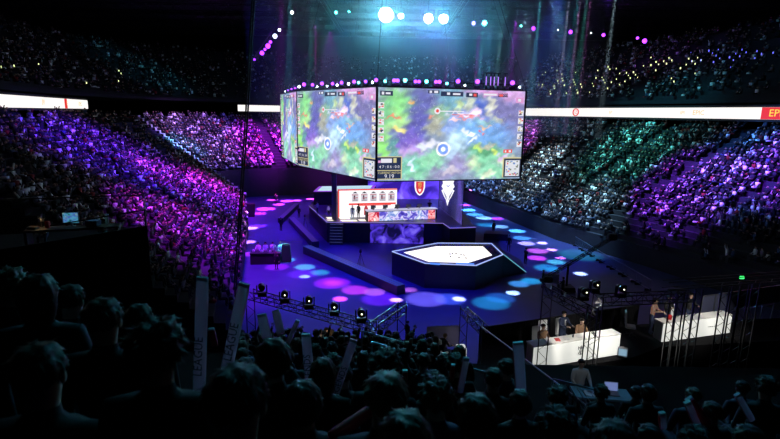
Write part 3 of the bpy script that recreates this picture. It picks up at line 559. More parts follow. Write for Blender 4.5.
    # eyes, brows, mouth
    for sx in (-1, 1): ell(bm, c+Vector((sx*.031, .082, .055)), (.012, .008, .008), 6, 5, 3)
    ell(bm, c+Vector((0, .079, -.012)), (.024, .008, .007), 6, 5, 4)
    out = bpy.data.meshes.new('body'); bm.to_mesh(out); bm.free()
    for s_ in slots: out.materials.append(M[s_])
    out.materials.append(M['eye']); out.materials.append(M['lips'])
    out['hx'] = list(J['jaw']); out['hands'] = [list(J['hdL']), list(J['hdR'])]
    return out
def hair_mesh(jaw, style='short', bald=False):
    bm = BM(); c = Vector(jaw)+Vector((0, -.02, .075)); 
    bmesh.ops.create_icosphere(bm, subdivisions=4, radius=1)
    r = random.Random(len(style)*7+ord(style[0]))
    for v in bm.verts:
        p = v.co.copy(); n = .04*math.sin(p.x*9+p.z*5)+.03*math.sin(p.y*11+p.x*7)+.03*math.sin(p.z*17)+.018*math.sin(p.x*37+p.z*9)*math.sin(p.y*31)
        if style == 'curly': n = n*2.2+.06*math.sin(p.x*23)*math.sin(p.y*21+1)+.05*math.sin(p.z*25)
        s = Vector((.098, .112, .098)) if style != 'curly' else Vector((.112, .122, .112))
        q = Vector((p.x*s.x, p.y*s.y, p.z*s.z))*(1+n)
        if p.z < -.1:
            if style in ('long', 'bob'):
                drop = .24 if style == 'long' else .11
                if p.y < .25: q = Vector((p.x*.105, min(p.y*.10, .01)-.02, -drop*(-p.z)**1.1-.01)) if True else q
                else: q = q*.72
            else: q.z *= .75; q.x *= .88; q.y = q.y*.9 if p.y < 0 else q.y*.6
        if p.y > .45 and p.z < .45: q.y *= .62; q.z += .012
        if style == 'bun' and p.z > .7 and p.y < .2: q.z += .05
        v.co = q+c
    bm.normal_update(); vl = [(v.co.copy(), v.normal.copy()) for v in bm.verts]; up = Vector(jaw)+Vector((0, 0, .2))
    for co, no in vl:
        if r.random() > (.9 if style == 'curly' else .75): continue
        tg = (co-up); tg = (tg-no*tg.dot(no)); tg = tg.normalized() if tg.length > 1e-4 else Vector((1, 0, 0)); tg = (tg+Vector((r.uniform(-1, 1), r.uniform(-1, 1), r.uniform(-.3, .3)))*(.9 if style == 'curly' else .35)).normalized()
        sd = no.cross(tg)*.006; L_ = r.uniform(.02, .04); e = co+tg*L_+no*r.uniform(-.002, .006 if style != 'curly' else .016)
        bm.faces.new((bm.verts.new(co+sd), bm.verts.new(co-sd), bm.verts.new(e)))
    me = bpy.data.meshes.new('hair'); bm.to_mesh(me); bm.free(); me.materials.append(M['hair']); me.polygons.foreach_set('use_smooth', [True]*len(me.polygons)); return me
HAIRS = ['short', 'curly', 'long', 'bob', 'bun']
BODY = {}
def bodykit(key, **k):
    if key not in BODY:
        me = body(**k); j = tuple(me['hx']); BODY[key] = (me, {h: hair_mesh(j, h) for h in HAIRS}, [tuple(x) for x in me['hands']], j)
    return BODY[key]
def person(key, loc, rz, label, group=None, hair='short', sc=1.0, cat='person', **k):
    me, hs, hands, j = bodykit(key, **k)
    t = thing('person', label, cat, loc, rz, group); t.scale = (sc,)*3
    b_ = bpy.data.objects.new('body', me); COL.objects.link(b_); b_.parent = t
    h = bpy.data.objects.new('hair', hs[hair]); COL.objects.link(h); h.parent = t
    return t
SIT = dict(pose='sit', fingers=True)
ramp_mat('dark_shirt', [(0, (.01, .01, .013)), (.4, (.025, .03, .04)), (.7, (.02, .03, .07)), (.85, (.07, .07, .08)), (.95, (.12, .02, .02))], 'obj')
KIT = {'sit_lap': dict(pose='sit', fingers=True), 'sit_clap': dict(pose='sit', arms=('clap', 'clap'), fingers=True), 'sit_up': dict(pose='sit', arms=('up', 'up'), fingers=True), 'sit_one': dict(pose='sit', arms=('up', 'lap'), fingers=True),
       'stand': dict(pose='stand', arms=('down', 'down'), fingers=True), 'stand_clap': dict(pose='stand', arms=('clap', 'clap'), fingers=True), 'stand_up': dict(pose='stand', arms=('up', 'up'), fingers=True)}
# ---------------------------------------------------------------- crowd seats and the uncountable mass
def spot_on(st, u, row):
    I_, O_, z0, z1, rows = STANDS[st]; v = (row+.55)/rows; a, c = lerp(I_, u), lerp(O_, u); x, y = a[0]*(1-v)+c[0]*v, a[1]*(1-v)+c[1]*v
    return x, y, z0+(z1-z0)*row/rows, math.atan2(-(a[0]-c[0]), a[1]-c[1])
AISLE = {'right': [.30, .40, .51, .625, .74], 'left': [.12, .42, .75], 'corner': [.32, .55], 'upright': [.3, .5, .7], 'upleft': [.2, .4, .6, .8]}
def seats_of(st):
    I_, O_, z0, z1, rows = STANDS[st]; out = []
    for r in range(rows):
        v = (r+.5)/rows; pts = [lerp(I_, k/60) for k in range(61)]; pto = [lerp(O_, k/60) for k in range(61)]
        P = [(a[0]*(1-v)+c[0]*v, a[1]*(1-v)+c[1]*v) for a, c in zip(pts, pto)]; L = sum(math.dist(P[i], P[i+1]) for i in range(60)); n = int(L/.56)
        for k in range(n):
            u = (k+.5)/n
            if any(abs(u-(a_+(.045 if st == 'right' else 0)*max(0, v-.35))) < 1.0/L*(.75 if st == 'right' else .8) and (v > .32 or st != 'right') for a_ in AISLE[st]): continue
            out.append((u, r, v))
    return out
CAMP = Vector((0, 0, CH))
cand = {}
mass = []; solo = []
for st in STANDS:
    for u, r, v in seats_of(st):
        q = random.random()
        if st == 'right':
            if u > .86: continue
            keep = .93
            if u > .60 and v < .22: keep = .25
        elif st == 'left':
            keep = .80 if v < .75 else .6
            if u > .80 and v > .55: keep = .30
            if u < .2 and v < .2: keep = .4
        elif st == 'corner': keep = .93
        else: keep = .36
        if q > keep: continue
        x, y, z, rz = spot_on(st, u, r)
        d = (x*x+y*y)**.5
        x += random.uniform(-.08, .08); y += random.uniform(-.05, .05)
        if y < 26 or abs(x)/y > .80: continue
        mass.append((st, u, v, x, y, z, rz, d))
# nearest seats of the left and right stands become people of their own
def near_pick(st, cond, n):
    c = sorted([m for m in mass if m[0] == st and cond(m)], key=lambda m: m[7])[:n]
    for m in c: mass.remove(m)
    return c
def inpix(m, x0, x1, y0, y1):
    d = Vector((m[3], m[4], m[5]+1.2))-CAMP; cp, sp = math.cos(PITCH), math.sin(PITCH); fw = d.y*cp-d.z*sp; px = 390+FP*d.x/fw; py = 219.5-FP*(d.y*sp+d.z*cp)/fw
    return x0 < px < x1 and y0 < py < y1
PL = near_pick('left', lambda m: inpix(m, 148, 246, 170, 292), 62); PR = near_pick('right', lambda m: inpix(m, 600, 775, 150, 245), 48)
# low-poly figures merged into one mass
def tmpl(raised):
    bm = BM(); box(bm, (0, 0, .72), (.36, .22, .50), taper=1.12); bmesh.ops.create_icosphere(bm, subdivisions=1, radius=.115, matrix=Matrix.Translation((0, .03, 1.16))); nb = 6
    for f in bm.faces[6:]: f.material_index = 1
    box(bm, (0, .25, .5), (.34, .42, .15))
    if raised:
        for sx in (-1, 1): bar(bm, (sx*.2, .0, .95), (sx*.26, .14, 1.38), .05, 4)
    else:
        for sx in (-1, 1): bar(bm, (sx*.2, 0, .92), (sx*.2, .22, .62), .05, 4)
        box(bm, (0, .3, .66), (.2, .1, .07), mi=1)
    me = bpy.data.meshes.new('t'); bm.to_mesh(me); bm.free()
    return np.array([v.co[:] for v in me.vertices]), [tuple(p.vertices) for p in me.polygons], [p.material_index for p in me.polygons]
TM = [tmpl(False), tmpl(True)]
V_, L_, S_l, Mi = [], [], [], []; off = 0
for st, u, v, x, y, z, rz, d in mass:
    tv, tf, tm = TM[random.random() < .16]; s = random.uniform(.92, 1.08); a = rz+random.uniform(-.3, .3); c, s_ = math.cos(a), math.sin(a)
    P = tv*s; Q = np.stack([P[:, 0]*c-P[:, 1]*s_+x, P[:, 0]*s_+P[:, 1]*c+y, P[:, 2]+z-.02+(random.random() < .06)*.25], 1); V_.append(Q)
    for f, m_ in zip(tf, tm): L_.extend(i+off for i in f); S_l.append(len(f)); Mi.append(m_)
    off += len(tv)
V_ = np.concatenate(V_); me = bpy.data.meshes.new('spectator_crowd'); me.vertices.add(len(V_)); me.vertices.foreach_set('co', V_.ravel()); me.loops.add(len(L_)); me.loops.foreach_set('vertex_index', L_)
me.polygons.add(len(S_l)); me.polygons.foreach_set('loop_start', np.concatenate([[0], np.cumsum(S_l)[:-1]])); me.polygons.foreach_set('material_index', Mi); me.update(calc_edges=True)
me.materials.append(M['crowd_cloth']); me.materials.append(M['crowd_skin'])
o = bpy.data.objects.new('spectator_crowd', me); COL.objects.link(o); o['kind'] = 'stuff'; o['label'] = 'mass of seated spectators filling the far tiers of the arena under coloured light'; o['category'] = 'crowd'
print('mass', len(mass), 'verts', len(V_))
for k, (lst, nm) in enumerate(((PL, 'left stand, lit purple'), (PR, 'right stand, lit violet and blue'))):
    for m in lst:
        key = random.choice(['sit_lap', 'sit_clap', 'sit_lap', 'sit_one', 'sit_up']); r = random.random()
        person(key, (m[3], m[4], m[5]), m[6], f'spectator seated in the lower rows of the {nm}', f'individual spectators in the lower rows of the {nm}', random.choice(HAIRS), **KIT[key])
# empty tip-up seats that show beside the stair strip and along the near end of the left stand
def make_seat():
    t = thing('arena_seat', 'empty dark blue tip-up seat among the upper rows of the left stand', 'seat', group='empty seats in the upper rows of the left stand')
    b = BM(); bevbox(b, (0, -.16, .68), (.44, .05, .42), .015, rx=-.12); new('backrest', b, 'seat', t)
    b = BM(); bevbox(b, (0, .02, .44), (.44, .38, .06), .015); new('seat_pan', b, 'seat', t)
    b = BM(); 
    box(b, (0, -.1, .21), (.06, .06, .42)); box(b, (0, -.05, .015), (.3, .2, .03)); new('pedestal', b, 'dark_metal', t)
    return t
taken = {(round(m[3], 0), round(m[4], 0)) for m in mass if m[0] == 'left'}
SEAT = None; ns = 0; occupied = [(m[3], m[4]) for m in mass if m[0] == 'left' and m[2] > .5]
for u, r, v in seats_of('left'):
    if u > .78 and .5 < v < .95:
        x, y, z, rz = spot_on('left', u, r)
        if any((x-a)**2+(y-c)**2 < .16 for a, c in occupied): continue
        if SEAT is None: SEAT = make_seat(); SEAT.location = (x, y, z); SEAT.rotation_euler = (0, 0, rz)
        else: dup(SEAT, (x, y, z), rz)
        ns += 1
        if ns > 130: break
# points of light held up in the upper tiers
em('phone_light', (235, 245, 170), 1.5); em('phone_blue', (110, 110, 255), 1.5)
def phone(label, m_, group):
    b = BM(); bevbox(b, (0, 0, 0), (.13, .03, .16), .01); o = new('phone', b, m_); return T(o, label, 'phone', group)
ph = {}
r_ = random.Random(5)
def put_phone(kind, P, sc, label, group):
    if (kind, group) not in ph: ph[(kind, group)] = phone(label, 'phone_light' if kind == 0 else 'phone_blue', group); o = ph[(kind, group)]
    else: o = ph[(kind, group)].copy(); COL.objects.link(o)
    o.location = P; o.scale = (sc,)*3; o.rotation_euler = (0, 0, math.atan2(-P.x, P.y)*-1+r_.uniform(-.3, .3))
def on_tier(px, py, st):
    best = None
    I_, O_, z0, z1, rows = STANDS[st]
    for k in range(60):
        for j in range(0, rows):
            x, y, z, rz = spot_on(st, k/60, j); d = Vector((x, y, z+1.35))-CAMP; cp, sp = math.cos(PITCH), math.sin(PITCH); fw = d.y*cp-d.z*sp; up = d.y*sp+d.z*cp; uu = d.x/fw; vv = up/fw
            c, s = math.cos(ROLL), math.sin(ROLL); uu, vv = uu*c+vv*s, -uu*s+vv*c; e = (390+FP*uu-px)**2+(219.5-FP*vv-py)**2
            if best is None or e < best[0]: best = (e, Vector((x, y, z+1.35)))
    return best[1]
for k in range(120):
    t = r_.random(); px = 540+240*r_.random(); yc = 93-(px-540)*.19; py = yc+r_.gauss(-3, 7)
    if py > 100 or py < 48: continue
    kind = 1 if px > 690 and r_.random() < .7 else 0
    if kind == 0 and px > 705: continue
    put_phone(kind, on_tier(px, py, 'upright'), r_.uniform(.9, 1.7), 'tiny lit phone screen held up in the dark upper right tier' if kind == 0 else 'tiny blue lit phone held up at the far end of the upper right tier', 'yellowish phone lights in the upper right tier' if kind == 0 else 'blue phone lights in the upper right tier')
for px, py in ((4, 67), (14, 63), (121, 73), (117, 72), (118, 83), (83, 90), (41, 66)): put_phone(0, on_tier(px, py, 'upleft'), 1.6, 'tiny lit phone screen in the dark upper left tier', 'phone lights in the upper left tier')

# ================================================================ STAGE
ZD = 2.4
def FX(px, py, z=ZD): v = F(px, py, z); return (v.x, v.y)
stage = thing('players_stage', 'dark raised players stage under the video cube', 'stage')
deck = [FX(309, 206), FX(327, 222.5), FX(443, 223.5), FX(450, 228.5), FX(476, 227.5), FX(458, 207), FX(440, 199), FX(318, 199)]
b = BM(); prism(b, deck, 0, ZD); new('platform', b, mat('stage_black', (.02, .02, .03), .5, noise=2), stage)
b = BM(); prism(b, [(x*.997, y*.999+.05) for x, y in deck], ZD, ZD+.02); new('deck_surface', b, 'stage_top', stage)
em('edge_lav', (150, 130, 230), .7); em('tile_cream', (255, 240, 215), 1.3)
b = BM()
for i in (0, 1, 2, 3): bar(b, (*deck[i], ZD+.03), (*deck[i+1], ZD+.03), .05, 4)
new('edge_strip', b, 'edge_lav', stage)
b = BM()
for (x0, y0, x1, y1) in ((326, 217.3, 333, 219), (338.5, 217.5, 349, 219), (340, 220, 356, 221.3), (326, 219.8, 332, 220.6), (358, 219.5, 366, 221)):
    pts = [F(x0, y0, ZD+.03), F(x0+2, y1, ZD+.03), F(x1+1.5, y1, ZD+.03), F(x1, y0, ZD+.03)]
    prism(b, [(p.x, p.y) for p in pts], ZD+.02, ZD+.05)
new('light_tile', b, 'tile_cream', stage)
# LED face of the stage
def nebula(name, c1, c2, s=1.0, es=1.0, alpha=1):
    m = bpy.data.materials.new(name); m.use_nodes = True; nt = m.node_tree; b_ = nt.nodes['Principled BSDF']; b_.inputs['Base Color'].default_value = (.02, .02, .03, 1); tc = nt.nodes.new('ShaderNodeTexCoord'); n_ = nt.nodes.new('ShaderNodeTexNoise')
    n_.inputs['Scale'].default_value = s; n_.inputs['Detail'].default_value = 7; n_.inputs['Distortion'].default_value = 1.0; r = nt.nodes.new('ShaderNodeValToRGB'); e = r.color_ramp.elements
    e[0].position = .40; e[0].color = (*srgb(c1), 1); e[1].position = .55; e[1].color = (*srgb(c2), 1); x = e.new(.74); x.color = (*srgb((130, 110, 250)), 1)
    nt.links.new(tc.outputs['Object'], n_.inputs['Vector']); nt.links.new(n_.outputs['Fac'], r.inputs[0]); nt.links.new(r.outputs[0], b_.inputs['Emission Color']); b_.inputs['Emission Strength'].default_value = es; b_.inputs['Alpha'].default_value = alpha; MATS[name] = m
nebula('nebula_face', (14, 10, 60), (78, 52, 215), .9, 1.0); nebula('nebula_wall', (40, 20, 130), (95, 62, 235), .3, 1.6); nebula('nebula_scrim', (40, 38, 95), (80, 78, 150), .15, .5, .62)
p0, p1 = FX(370, 222.5), FX(424, 223.3)
t = thing('led_plinth', 'LED-faced block under the players desk showing a violet nebula', 'LED screen', (p0[0], p0[1]-.3, 0), math.atan2(p1[1]-p0[1], p1[0]-p0[0])); W = math.dist(p0, p1)
b = BM(); box(b, (W/2, 0, 1.2), (W, .3, 2.4)); new('screen_frame', b, 'black', t); b = BM(); box(b, (W/2, -.16, 1.2), (W-.08, .04, 2.34)); new('screen_face', b, 'nebula_face', t)
# backdrop LED wall and gauze
wl, wr, ws = F(372, 194, 1.5), F(438, 196, 0), F(463, 229, 0)
def wall_thing(nm, lb, a, c, z0, z1, m_, d=.2):
    t = thing(nm, lb, 'LED screen', (a[0], a[1], z0), math.atan2(c[1]-a[1], c[0]-a[0])); W = math.dist(a[:2], c[:2]); H_ = z1-z0
    b = BM(); box(b, (W/2, d/2+.05, H_/2), (W, d, H_)); new('frame', b, 'black', t); b = BM(); box(b, (W/2, 0, H_/2), (W-.06, .06, H_-.06)); new('screen_face', b, m_, t); return t
wall_thing('backdrop_screen', 'tall backdrop LED wall behind the players desk glowing violet', (-3.5, 77.6), (9.2, 76.8), 0, 8.6, 'nebula_wall')
ga, gb = FX(438.5, 207), FX(462, 226); t = thing('gauze_screen', 'pale see-through gauze panel at the right end of the stage', 'screen', (ga[0], ga[1], ZD+.03), math.atan2(gb[1]-ga[1], gb[0]-ga[0])); W = math.dist(ga, gb)
b = BM(); box(b, (W/2, 0, 3.15), (W, .03, 6.2)); new('gauze', b, 'nebula_scrim', t)
b = BM(); bar(b, (W, 0, 0), (W, 0, 6.35), .05); bar(b, (0, 0, 6.3), (W, 0, 6.3), .05); bar(b, (0, 0, 0), (0, 0, 6.35), .05); new('frame', b, 'dark_metal', t)
# player desk
a0, a1 = F(367, 221.2, ZD+.1), F(437, 218.2, ZD+.1); yaw = math.atan2(a1.y-a0.y, a1.x-a0.x); W = (a1-a0).length
t = thing('players_desk', 'long players desk with white top and a bright red and blue LED front', 'desk', (a0.x, a0.y, ZD+.02), yaw)
def confetti(name, pal, s, es):
    m = bpy.data.materials.new(name); m.use_nodes = True; nt = m.node_tree; b_ = nt.nodes['Principled BSDF']; b_.inputs['Base Color'].default_value = (.02, .02, .03, 1); tc = nt.nodes.new('ShaderNodeTexCoord'); n_ = nt.nodes.new('ShaderNodeTexNoise')
    n_.inputs['Scale'].default_value = s; n_.inputs['Detail'].default_value = 3; n_.inputs['Distortion'].default_value = .8; r = nt.nodes.new('ShaderNodeValToRGB'); e = r.color_ramp.elements
    for k, (p, c) in enumerate(pal):
        if k > 1: e.new(p)
        e[k].position = p; e[k].color = (*srgb(c), 1)
    nt.links.new(tc.outputs['Object'], n_.inputs['Vector']); nt.links.new(n_.outputs['Fac'], r.inputs[0]); nt.links.new(r.outputs[0], b_.inputs['Emission Color']); b_.inputs['Emission Strength'].default_value = es; MATS[name] = m
confetti('desk_picture', [(.3, (60, 50, 160)), (.42, (100, 90, 210)), (.5, (235, 225, 255)), (.57, (90, 130, 210)), (.68, (230, 235, 255))], 1.3, 1.1)
confetti('desk_red', [(.3, (120, 20, 60)), (.42, (230, 40, 60)), (.5, (255, 215, 220)), (.57, (235, 50, 60)), (.68, (255, 240, 240))], 1.6, 1.1)
b = BM(); box(b, (W/2, .5, .62), (W, .95, 1.2)); new('desk_body', b, 'black', t)
b = BM(); box(b, (W/2, -.02, .60), (W-.5, .06, 1.1)); new('led_front', b, 'desk_picture', t)
b = BM(); box(b, (W*.09, -.06, .6), (W*.15, .05, 1.08)); new('team_picture', b, 'desk_red', t); b = BM(); box(b, (W*.915, -.06, .6), (W*.10, .05, 1.08)); new('team_picture', b, 'desk_red', t)
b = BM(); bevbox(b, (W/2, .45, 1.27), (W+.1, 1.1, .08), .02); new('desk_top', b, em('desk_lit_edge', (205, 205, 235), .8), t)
def monitor(p, rz, label, group):
    t = thing('monitor', label, 'monitor', p, rz, group); b = BM(); bevbox(b, (0, 0, .38), (.6, .05, .36), .01); new('casing', b, 'grey', t)
    b = BM(); box(b, (0, .03, .38), (.54, .01, .31)); new('display', b, em('monitor_blue', (120, 170, 230), 1.2), t); b = BM(); box(b, (0, -.03, .1), (.06, .04, .22)); box(b, (0, 0, .01), (.26, .2, .02)); new('stand', b, 'grey', t); return t
def chair(p, rz, label, group=None, m_='black'):
    t = thing('chair', label, 'chair', p, rz, group); b = BM(); bevbox(b, (0, 0, .46), (.5, .48, .09), .03); new('seat', b, m_, t)
    b = BM(); bevbox(b, (0, -.24, .85), (.48, .08, .8), .03, rx=.08); new('backrest', b, m_, t)
    b = BM(); bar(b, (0, 0, .08), (0, 0, .43), .03, 8); new('column', b, 'dark_metal', t)
    b = BM()
    for k in range(5): a = 2*PI*k/5; bar(b, (0, 0, .09), (.28*math.cos(a), .28*math.sin(a), .04), .025)
    new('base', b, 'dark_metal', t); return t
R_ = Matrix.Rotation(yaw, 3, 'Z')
for k, f_ in enumerate((.10, .27, .44, .60, .76)):
    q = a0+R_@Vector((W*f_, .55, 0)); monitor((q.x, q.y, ZD+1.33), yaw, 'grey backed monitor on the long players desk', 'monitors on the players desk')
    q = a0+R_@Vector((W*f_+.3, 1.75, 0)); chair((q.x, q.y, ZD+.02), yaw+PI, 'black gaming chair behind the long players desk', 'gaming chairs behind the players desk')
    q = a0+R_@Vector((W*f_+.3, 1.72, 0)); person('player', (q.x, q.y, ZD+.0), yaw+PI, 'player in a pale jersey seated behind the long LED desk', 'players seated behind the LED desk', 'short', pose='sit', arms=('desk', 'desk'), slots=('jersey', 'trousers', 'skin'), fingers=True) if 'jersey' in MATS or mat('jersey', (.55, .7, .8), .7) else None
# white team wall with red border and player cards
b0 = F(338, 217.8, ZD); top = A(338, 189.6, b0.y).z; b1 = F(397, 188.6, top); 
t = thing('team_display', 'white LED wall with red border showing five player cards', 'LED screen', (b0.x, b0.y, ZD+.02), math.atan2(b1.y-b0.y, b1.x-b0.x)); W = math.dist(b0[:2], b1[:2]); H_ = top-ZD
em('wall_white', (250, 246, 250), 1.15); em('wall_red', (235, 60, 50), 1.1); em('card_grey', (215, 210, 220), 1); em('card_dark', (50, 45, 60), 1); em('card_red', (190, 60, 70), 1)
b = BM(); box(b, (W/2, .15, H_/2), (W, .2, H_)); new('frame', b, 'black', t)
b = BM(); box(b, (W/2, 0, H_/2), (W, .1, H_)); new('display', b, 'wall_white', t)
b = BM()
for c, s in (((W/2, -.06, H_-.07), (W, .04, .14)), ((.08, -.06, H_/2), (.16, .04, H_)), ((W*.58, -.06, H_*.47), (W*.8, .04, .22)), ((W*.62, -.07, H_*.42), (W*.55, .04, .1))): box(b, c, s)
new('red_border', b, 'wall_red', t)
for k in range(5):
    x = W*(.285+.155*k); cw = W*.115; b = BM(); box(b, (x, -.07, H_*.70), (cw, .04, H_*.28), mi=0); rr = random.Random(k)
    box(b, (x-cw*.05, -.1, H_*.80), (cw*.9, .02, .07), mi=2)
    box(b, (x-cw*.1, -.1, H_*.68), (cw*.28, .02, .34), mi=3); ell(b, (x-cw*.1, -.1, H_*.68+.24), (.10, .02, .12), 8, 6, 1); box(b, (x+cw*.25, -.1, H_*.70), (cw*.3, .02, .09), mi=2)
    box(b, (x, -.1, H_*.6), (cw*.7, .02, .05), mi=1); box(b, (x+cw*.2, -.1, H_*.65), (cw*.35, .02, .05), mi=1)
    new('player_card', b, ['card_grey', 'card_dark', 'card_red', em('card_mid', (140, 95, 110), 1)], t)
    b = BM(); ell(b, (x, -.1, H_*.885), (cw*.22, .03, .09), 10, 6); box(b, (x, -.1, H_*.865), (cw*.7, .02, .06)); new('jersey_mark', b, 'card_dark', t)
b = BM(); box(b, (W*.47, -.09, H_*.20), (.5, .02, .9)); ell(b, (W*.47, -.09, H_*.34), (.2, .02, .24), 10, 6); new('portrait', b, 'card_red', t)
# column at the team display
c0 = F(334.5, 219.5, ZD); b = BM(); lattice(b, (c0.x, c0.y, ZD+.02), (c0.x, c0.y, 9.0), .5, .55, .05, .03); prism(b, [(c0.x-.27, c0.y-.2), (c0.x+.27, c0.y-.2), (c0.x+.27, c0.y+.2), (c0.x-.27, c0.y+.2)], ZD+.02, 9.0)
T(new('stage_column', b, mat('violet_cloth', (.22, .18, .35), .7)), 'tall grey-violet column left of the white team display', 'column')
# dark booth with a glowing roof
q0, q1, q2, q3 = F(313.5, 191.5, 4.3), F(319, 186.5, 4.3), F(376, 185.5, 4.3), F(372, 191, 4.3)
t = thing('rear_desk', 'dark long desk at the left back of the stage with glowing violet top', 'desk'); b = BM(); prism(b, [(v.x, v.y) for v in (q0, q1, q2, q3)], ZD+.02, 4.25); new('desk_body', b, 'black', t)
b = BM(); prism(b, [(v.x, v.y) for v in (q0, q1, q2, q3)], 4.25, 4.33); new('desk_top', b, em('top_violet', (150, 70, 220), .9), t)
ins = [v.lerp((q0+q1+q2+q3)/4, .12) for v in (q0, q1, q2, q3)]; b = BM(); prism(b, [(v.x, v.y) for v in ins], 4.33, 4.36); new('light_panel', b, em('top_white', (190, 225, 240), 1.0), t)
# steps
s0, s1 = F(330, 244, 0), F(343, 244, 0); fr = F(336, 223, ZD); n_ = 7; b = BM()
t = thing('stage_steps', 'dark steps with lit edges leading up to the players stage', 'steps'); yb = fr.y-.02
for k in range(n_):
    y0 = s0.y+(yb-s0.y)*k/n_-.35; z1 = ZD*(k+1)/n_*.98; b = BM(); box(b, ((s0.x+s1.x)/2, (y0+yb)/2, z1/2), (s1.x-s0.x, yb-y0, z1)); 
    if k == 0: o = b
    new('step', b, 'stage_black', t); b = BM(); box(b, ((s0.x+s1.x)/2, y0-.015, z1-.03), (s1.x-s0.x, .03, .05)); new('nosing', b, em('nosing_blue', (70, 80, 130), .6), t)
b = BM(); 
# low walls / benches on the floor
def lowwall(pts, h, wd, label, lit):
    t = thing('low_wall', label, 'low wall'); 
    for i in range(len(pts)-1):
        a, c = Vector((*pts[i], 0)), Vector((*pts[i+1], 0)); d = (c-a).normalized(); n_ = Vector((-d.y, d.x, 0))*wd
        b = BM(); prism(b, [tuple((a)[:2]), tuple(c[:2]), tuple((c+n_)[:2]), tuple((a+n_)[:2])], 0, h); new('wall_body', b, 'stage_black', t)
        b = BM(); prism(b, [tuple((a)[:2]), tuple(c[:2]), tuple((c+n_)[:2]), tuple((a+n_)[:2])], h, h+.03); new('wall_top', b, mat('wall_top', (.08, .08, .11), .3, noise=3), t)
        b = BM()
        for f_ in (.05, .4, .75): bar(b, a+n_*f_+Vector((0, 0, h+.05)), c+n_*f_+Vector((0, 0, h+.05)), .03, 4)
        new('rail_strip', b, lit, t)
    return t
lowwall([FX(299, 203.5, .6), FX(283, 218.5, .6)], .6, -.7, 'short dark low wall at the far left of the floor', em('strip_dim', (90, 50, 200), .5))
lowwall([FX(288.5, 217.5, .7), FX(312, 242, .7)], .7, .8, 'dark low wall running from the corner towards the camera, left of the stage', 'strip_dim')
lowwall([FX(303, 246.5, .8), FX(397, 286.5, .8)], .8, .9, 'long dark low wall with lit top in front of the stage', em('strip_blue', (60, 90, 210), .6))
# hexagonal stage
ZH = 2.2; HX = [(392, 252), (425, 263.8), (476, 266), (503, 255), (491.5, 244), (438, 243.5)]; hx = [FX(x, y, ZH) for x, y in HX]
t = thing('presentation_stage', 'dark six-sided stage with a blue rim and a blinding white top panel', 'stage'); b = BM(); prism(b, hx, 0, ZH); new('platform', b, 'stage_black', t)
hc = Vector((sum(p[0] for p in hx)/6, sum(p[1] for p in hx)/6))
b = BM(); prism(b, hx, ZH, ZH+.03); new('rim_surface', b, mat('rim_blue', (.03, .04, .16), .2), t)
b = BM()
for i in range(6): bar(b, (*hx[i], ZH+.05), (*hx[(i+1) % 6], ZH+.05), .055, 4)
new('edge_light', b, em('edge_white', (170, 190, 255), 1.0), t)
IN = [(404, 252.3), (428, 261.3), (467.5, 262.7), (492, 255), (483, 246.3), (436, 246.3)]; inn = [FX(x, y, ZH+.06) for x, y in IN]
b = BM(); prism(b, inn, ZH+.03, ZH+.06); pn = new('light_panel', b, em('panel_white', (255, 250, 245), 1.35), t)
b = BM()
for px, py in ((450, 254), (452.5, 253.7), (456, 253.4), (450.5, 256.5), (461, 254.2), (464, 255), (459, 257.5), (466, 258)):
    v = F(px, py, ZH+.07); box(b, (v.x, v.y, ZH+.07), (.13, .3, .02))
new('floor_mark', b, 'ink', t)
b = BM(); v0, v1 = F(428, 262.2, ZH), F(452, 263.6, ZH); 
for i, (x0, x1) in enumerate(((430, 440), (456, 474))): 
    a_, c_ = F(x0, 263.4, ZH+.05), F(x1, 264.2, ZH+.05); bar(b, (a_.x, a_.y, ZH+.05), (c_.x, c_.y, ZH+.05), .09, 4)
new('logo_strip', b, em('cyan_strip', (90, 150, 255), 1.0), t)
# ramp on the right of the hexagon
r0, r1, r2 = Vector((*hx[4], ZH)), Vector((*hx[3], ZH)), F(526, 273, 0); r3 = F(507, 246, 0)
b = BM(); vs = [b.verts.new(v) for v in (r0, r1, Vector((r2.x, r2.y, .05)), Vector((r2.x+.6, r2.y+4.5, .05)), Vector((r0.x, r0.y, 0)), Vector((r1.x, r1.y, 0)))]
b.faces.new((vs[0], vs[1], vs[2], vs[3])); b.faces.new((vs[1], vs[5], vs[2])); b.faces.new((vs[0], vs[3], vs[4])); b.faces.new((vs[4], vs[3], vs[2], vs[5])); b.faces.new((vs[0], vs[4], vs[5], vs[1]))
t = thing('ramp', 'dark ramp with a thin teal edge falling from the right of the six-sided stage', 'ramp'); new('ramp_surface', b, 'stage_black', t)
b = BM(); bar(b, r1+Vector((.05, .05, .05)), Vector((r2.x, r2.y, .1)), .045, 4); bar(b, Vector((r0.x, r0.y, ZH+.05)), r1+Vector((0, 0, .05)), .04, 4); new('edge_light', b, em('edge_teal', (110, 190, 220), .8), t)
for nm, lb, pts, z in (('stage_block', 'low dark block right of the players stage', [FX(484, 233.5, .8), FX(508, 234.5, .8), FX(510, 231.5, .8), FX(486, 230.5, .8)], .8),):
    b = BM(); prism(b, pts, 0, z); T(new(nm, b, 'stage_black'), lb, 'platform')
# pair of thin emissive lines on the floor
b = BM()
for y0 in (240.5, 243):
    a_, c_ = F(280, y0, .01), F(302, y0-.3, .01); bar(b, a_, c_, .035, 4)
T(new('floor_line', b, em('line_violet', (70, 40, 170), .6)), 'pair of thin violet lines on the floor left of the long low wall', 'floor line')
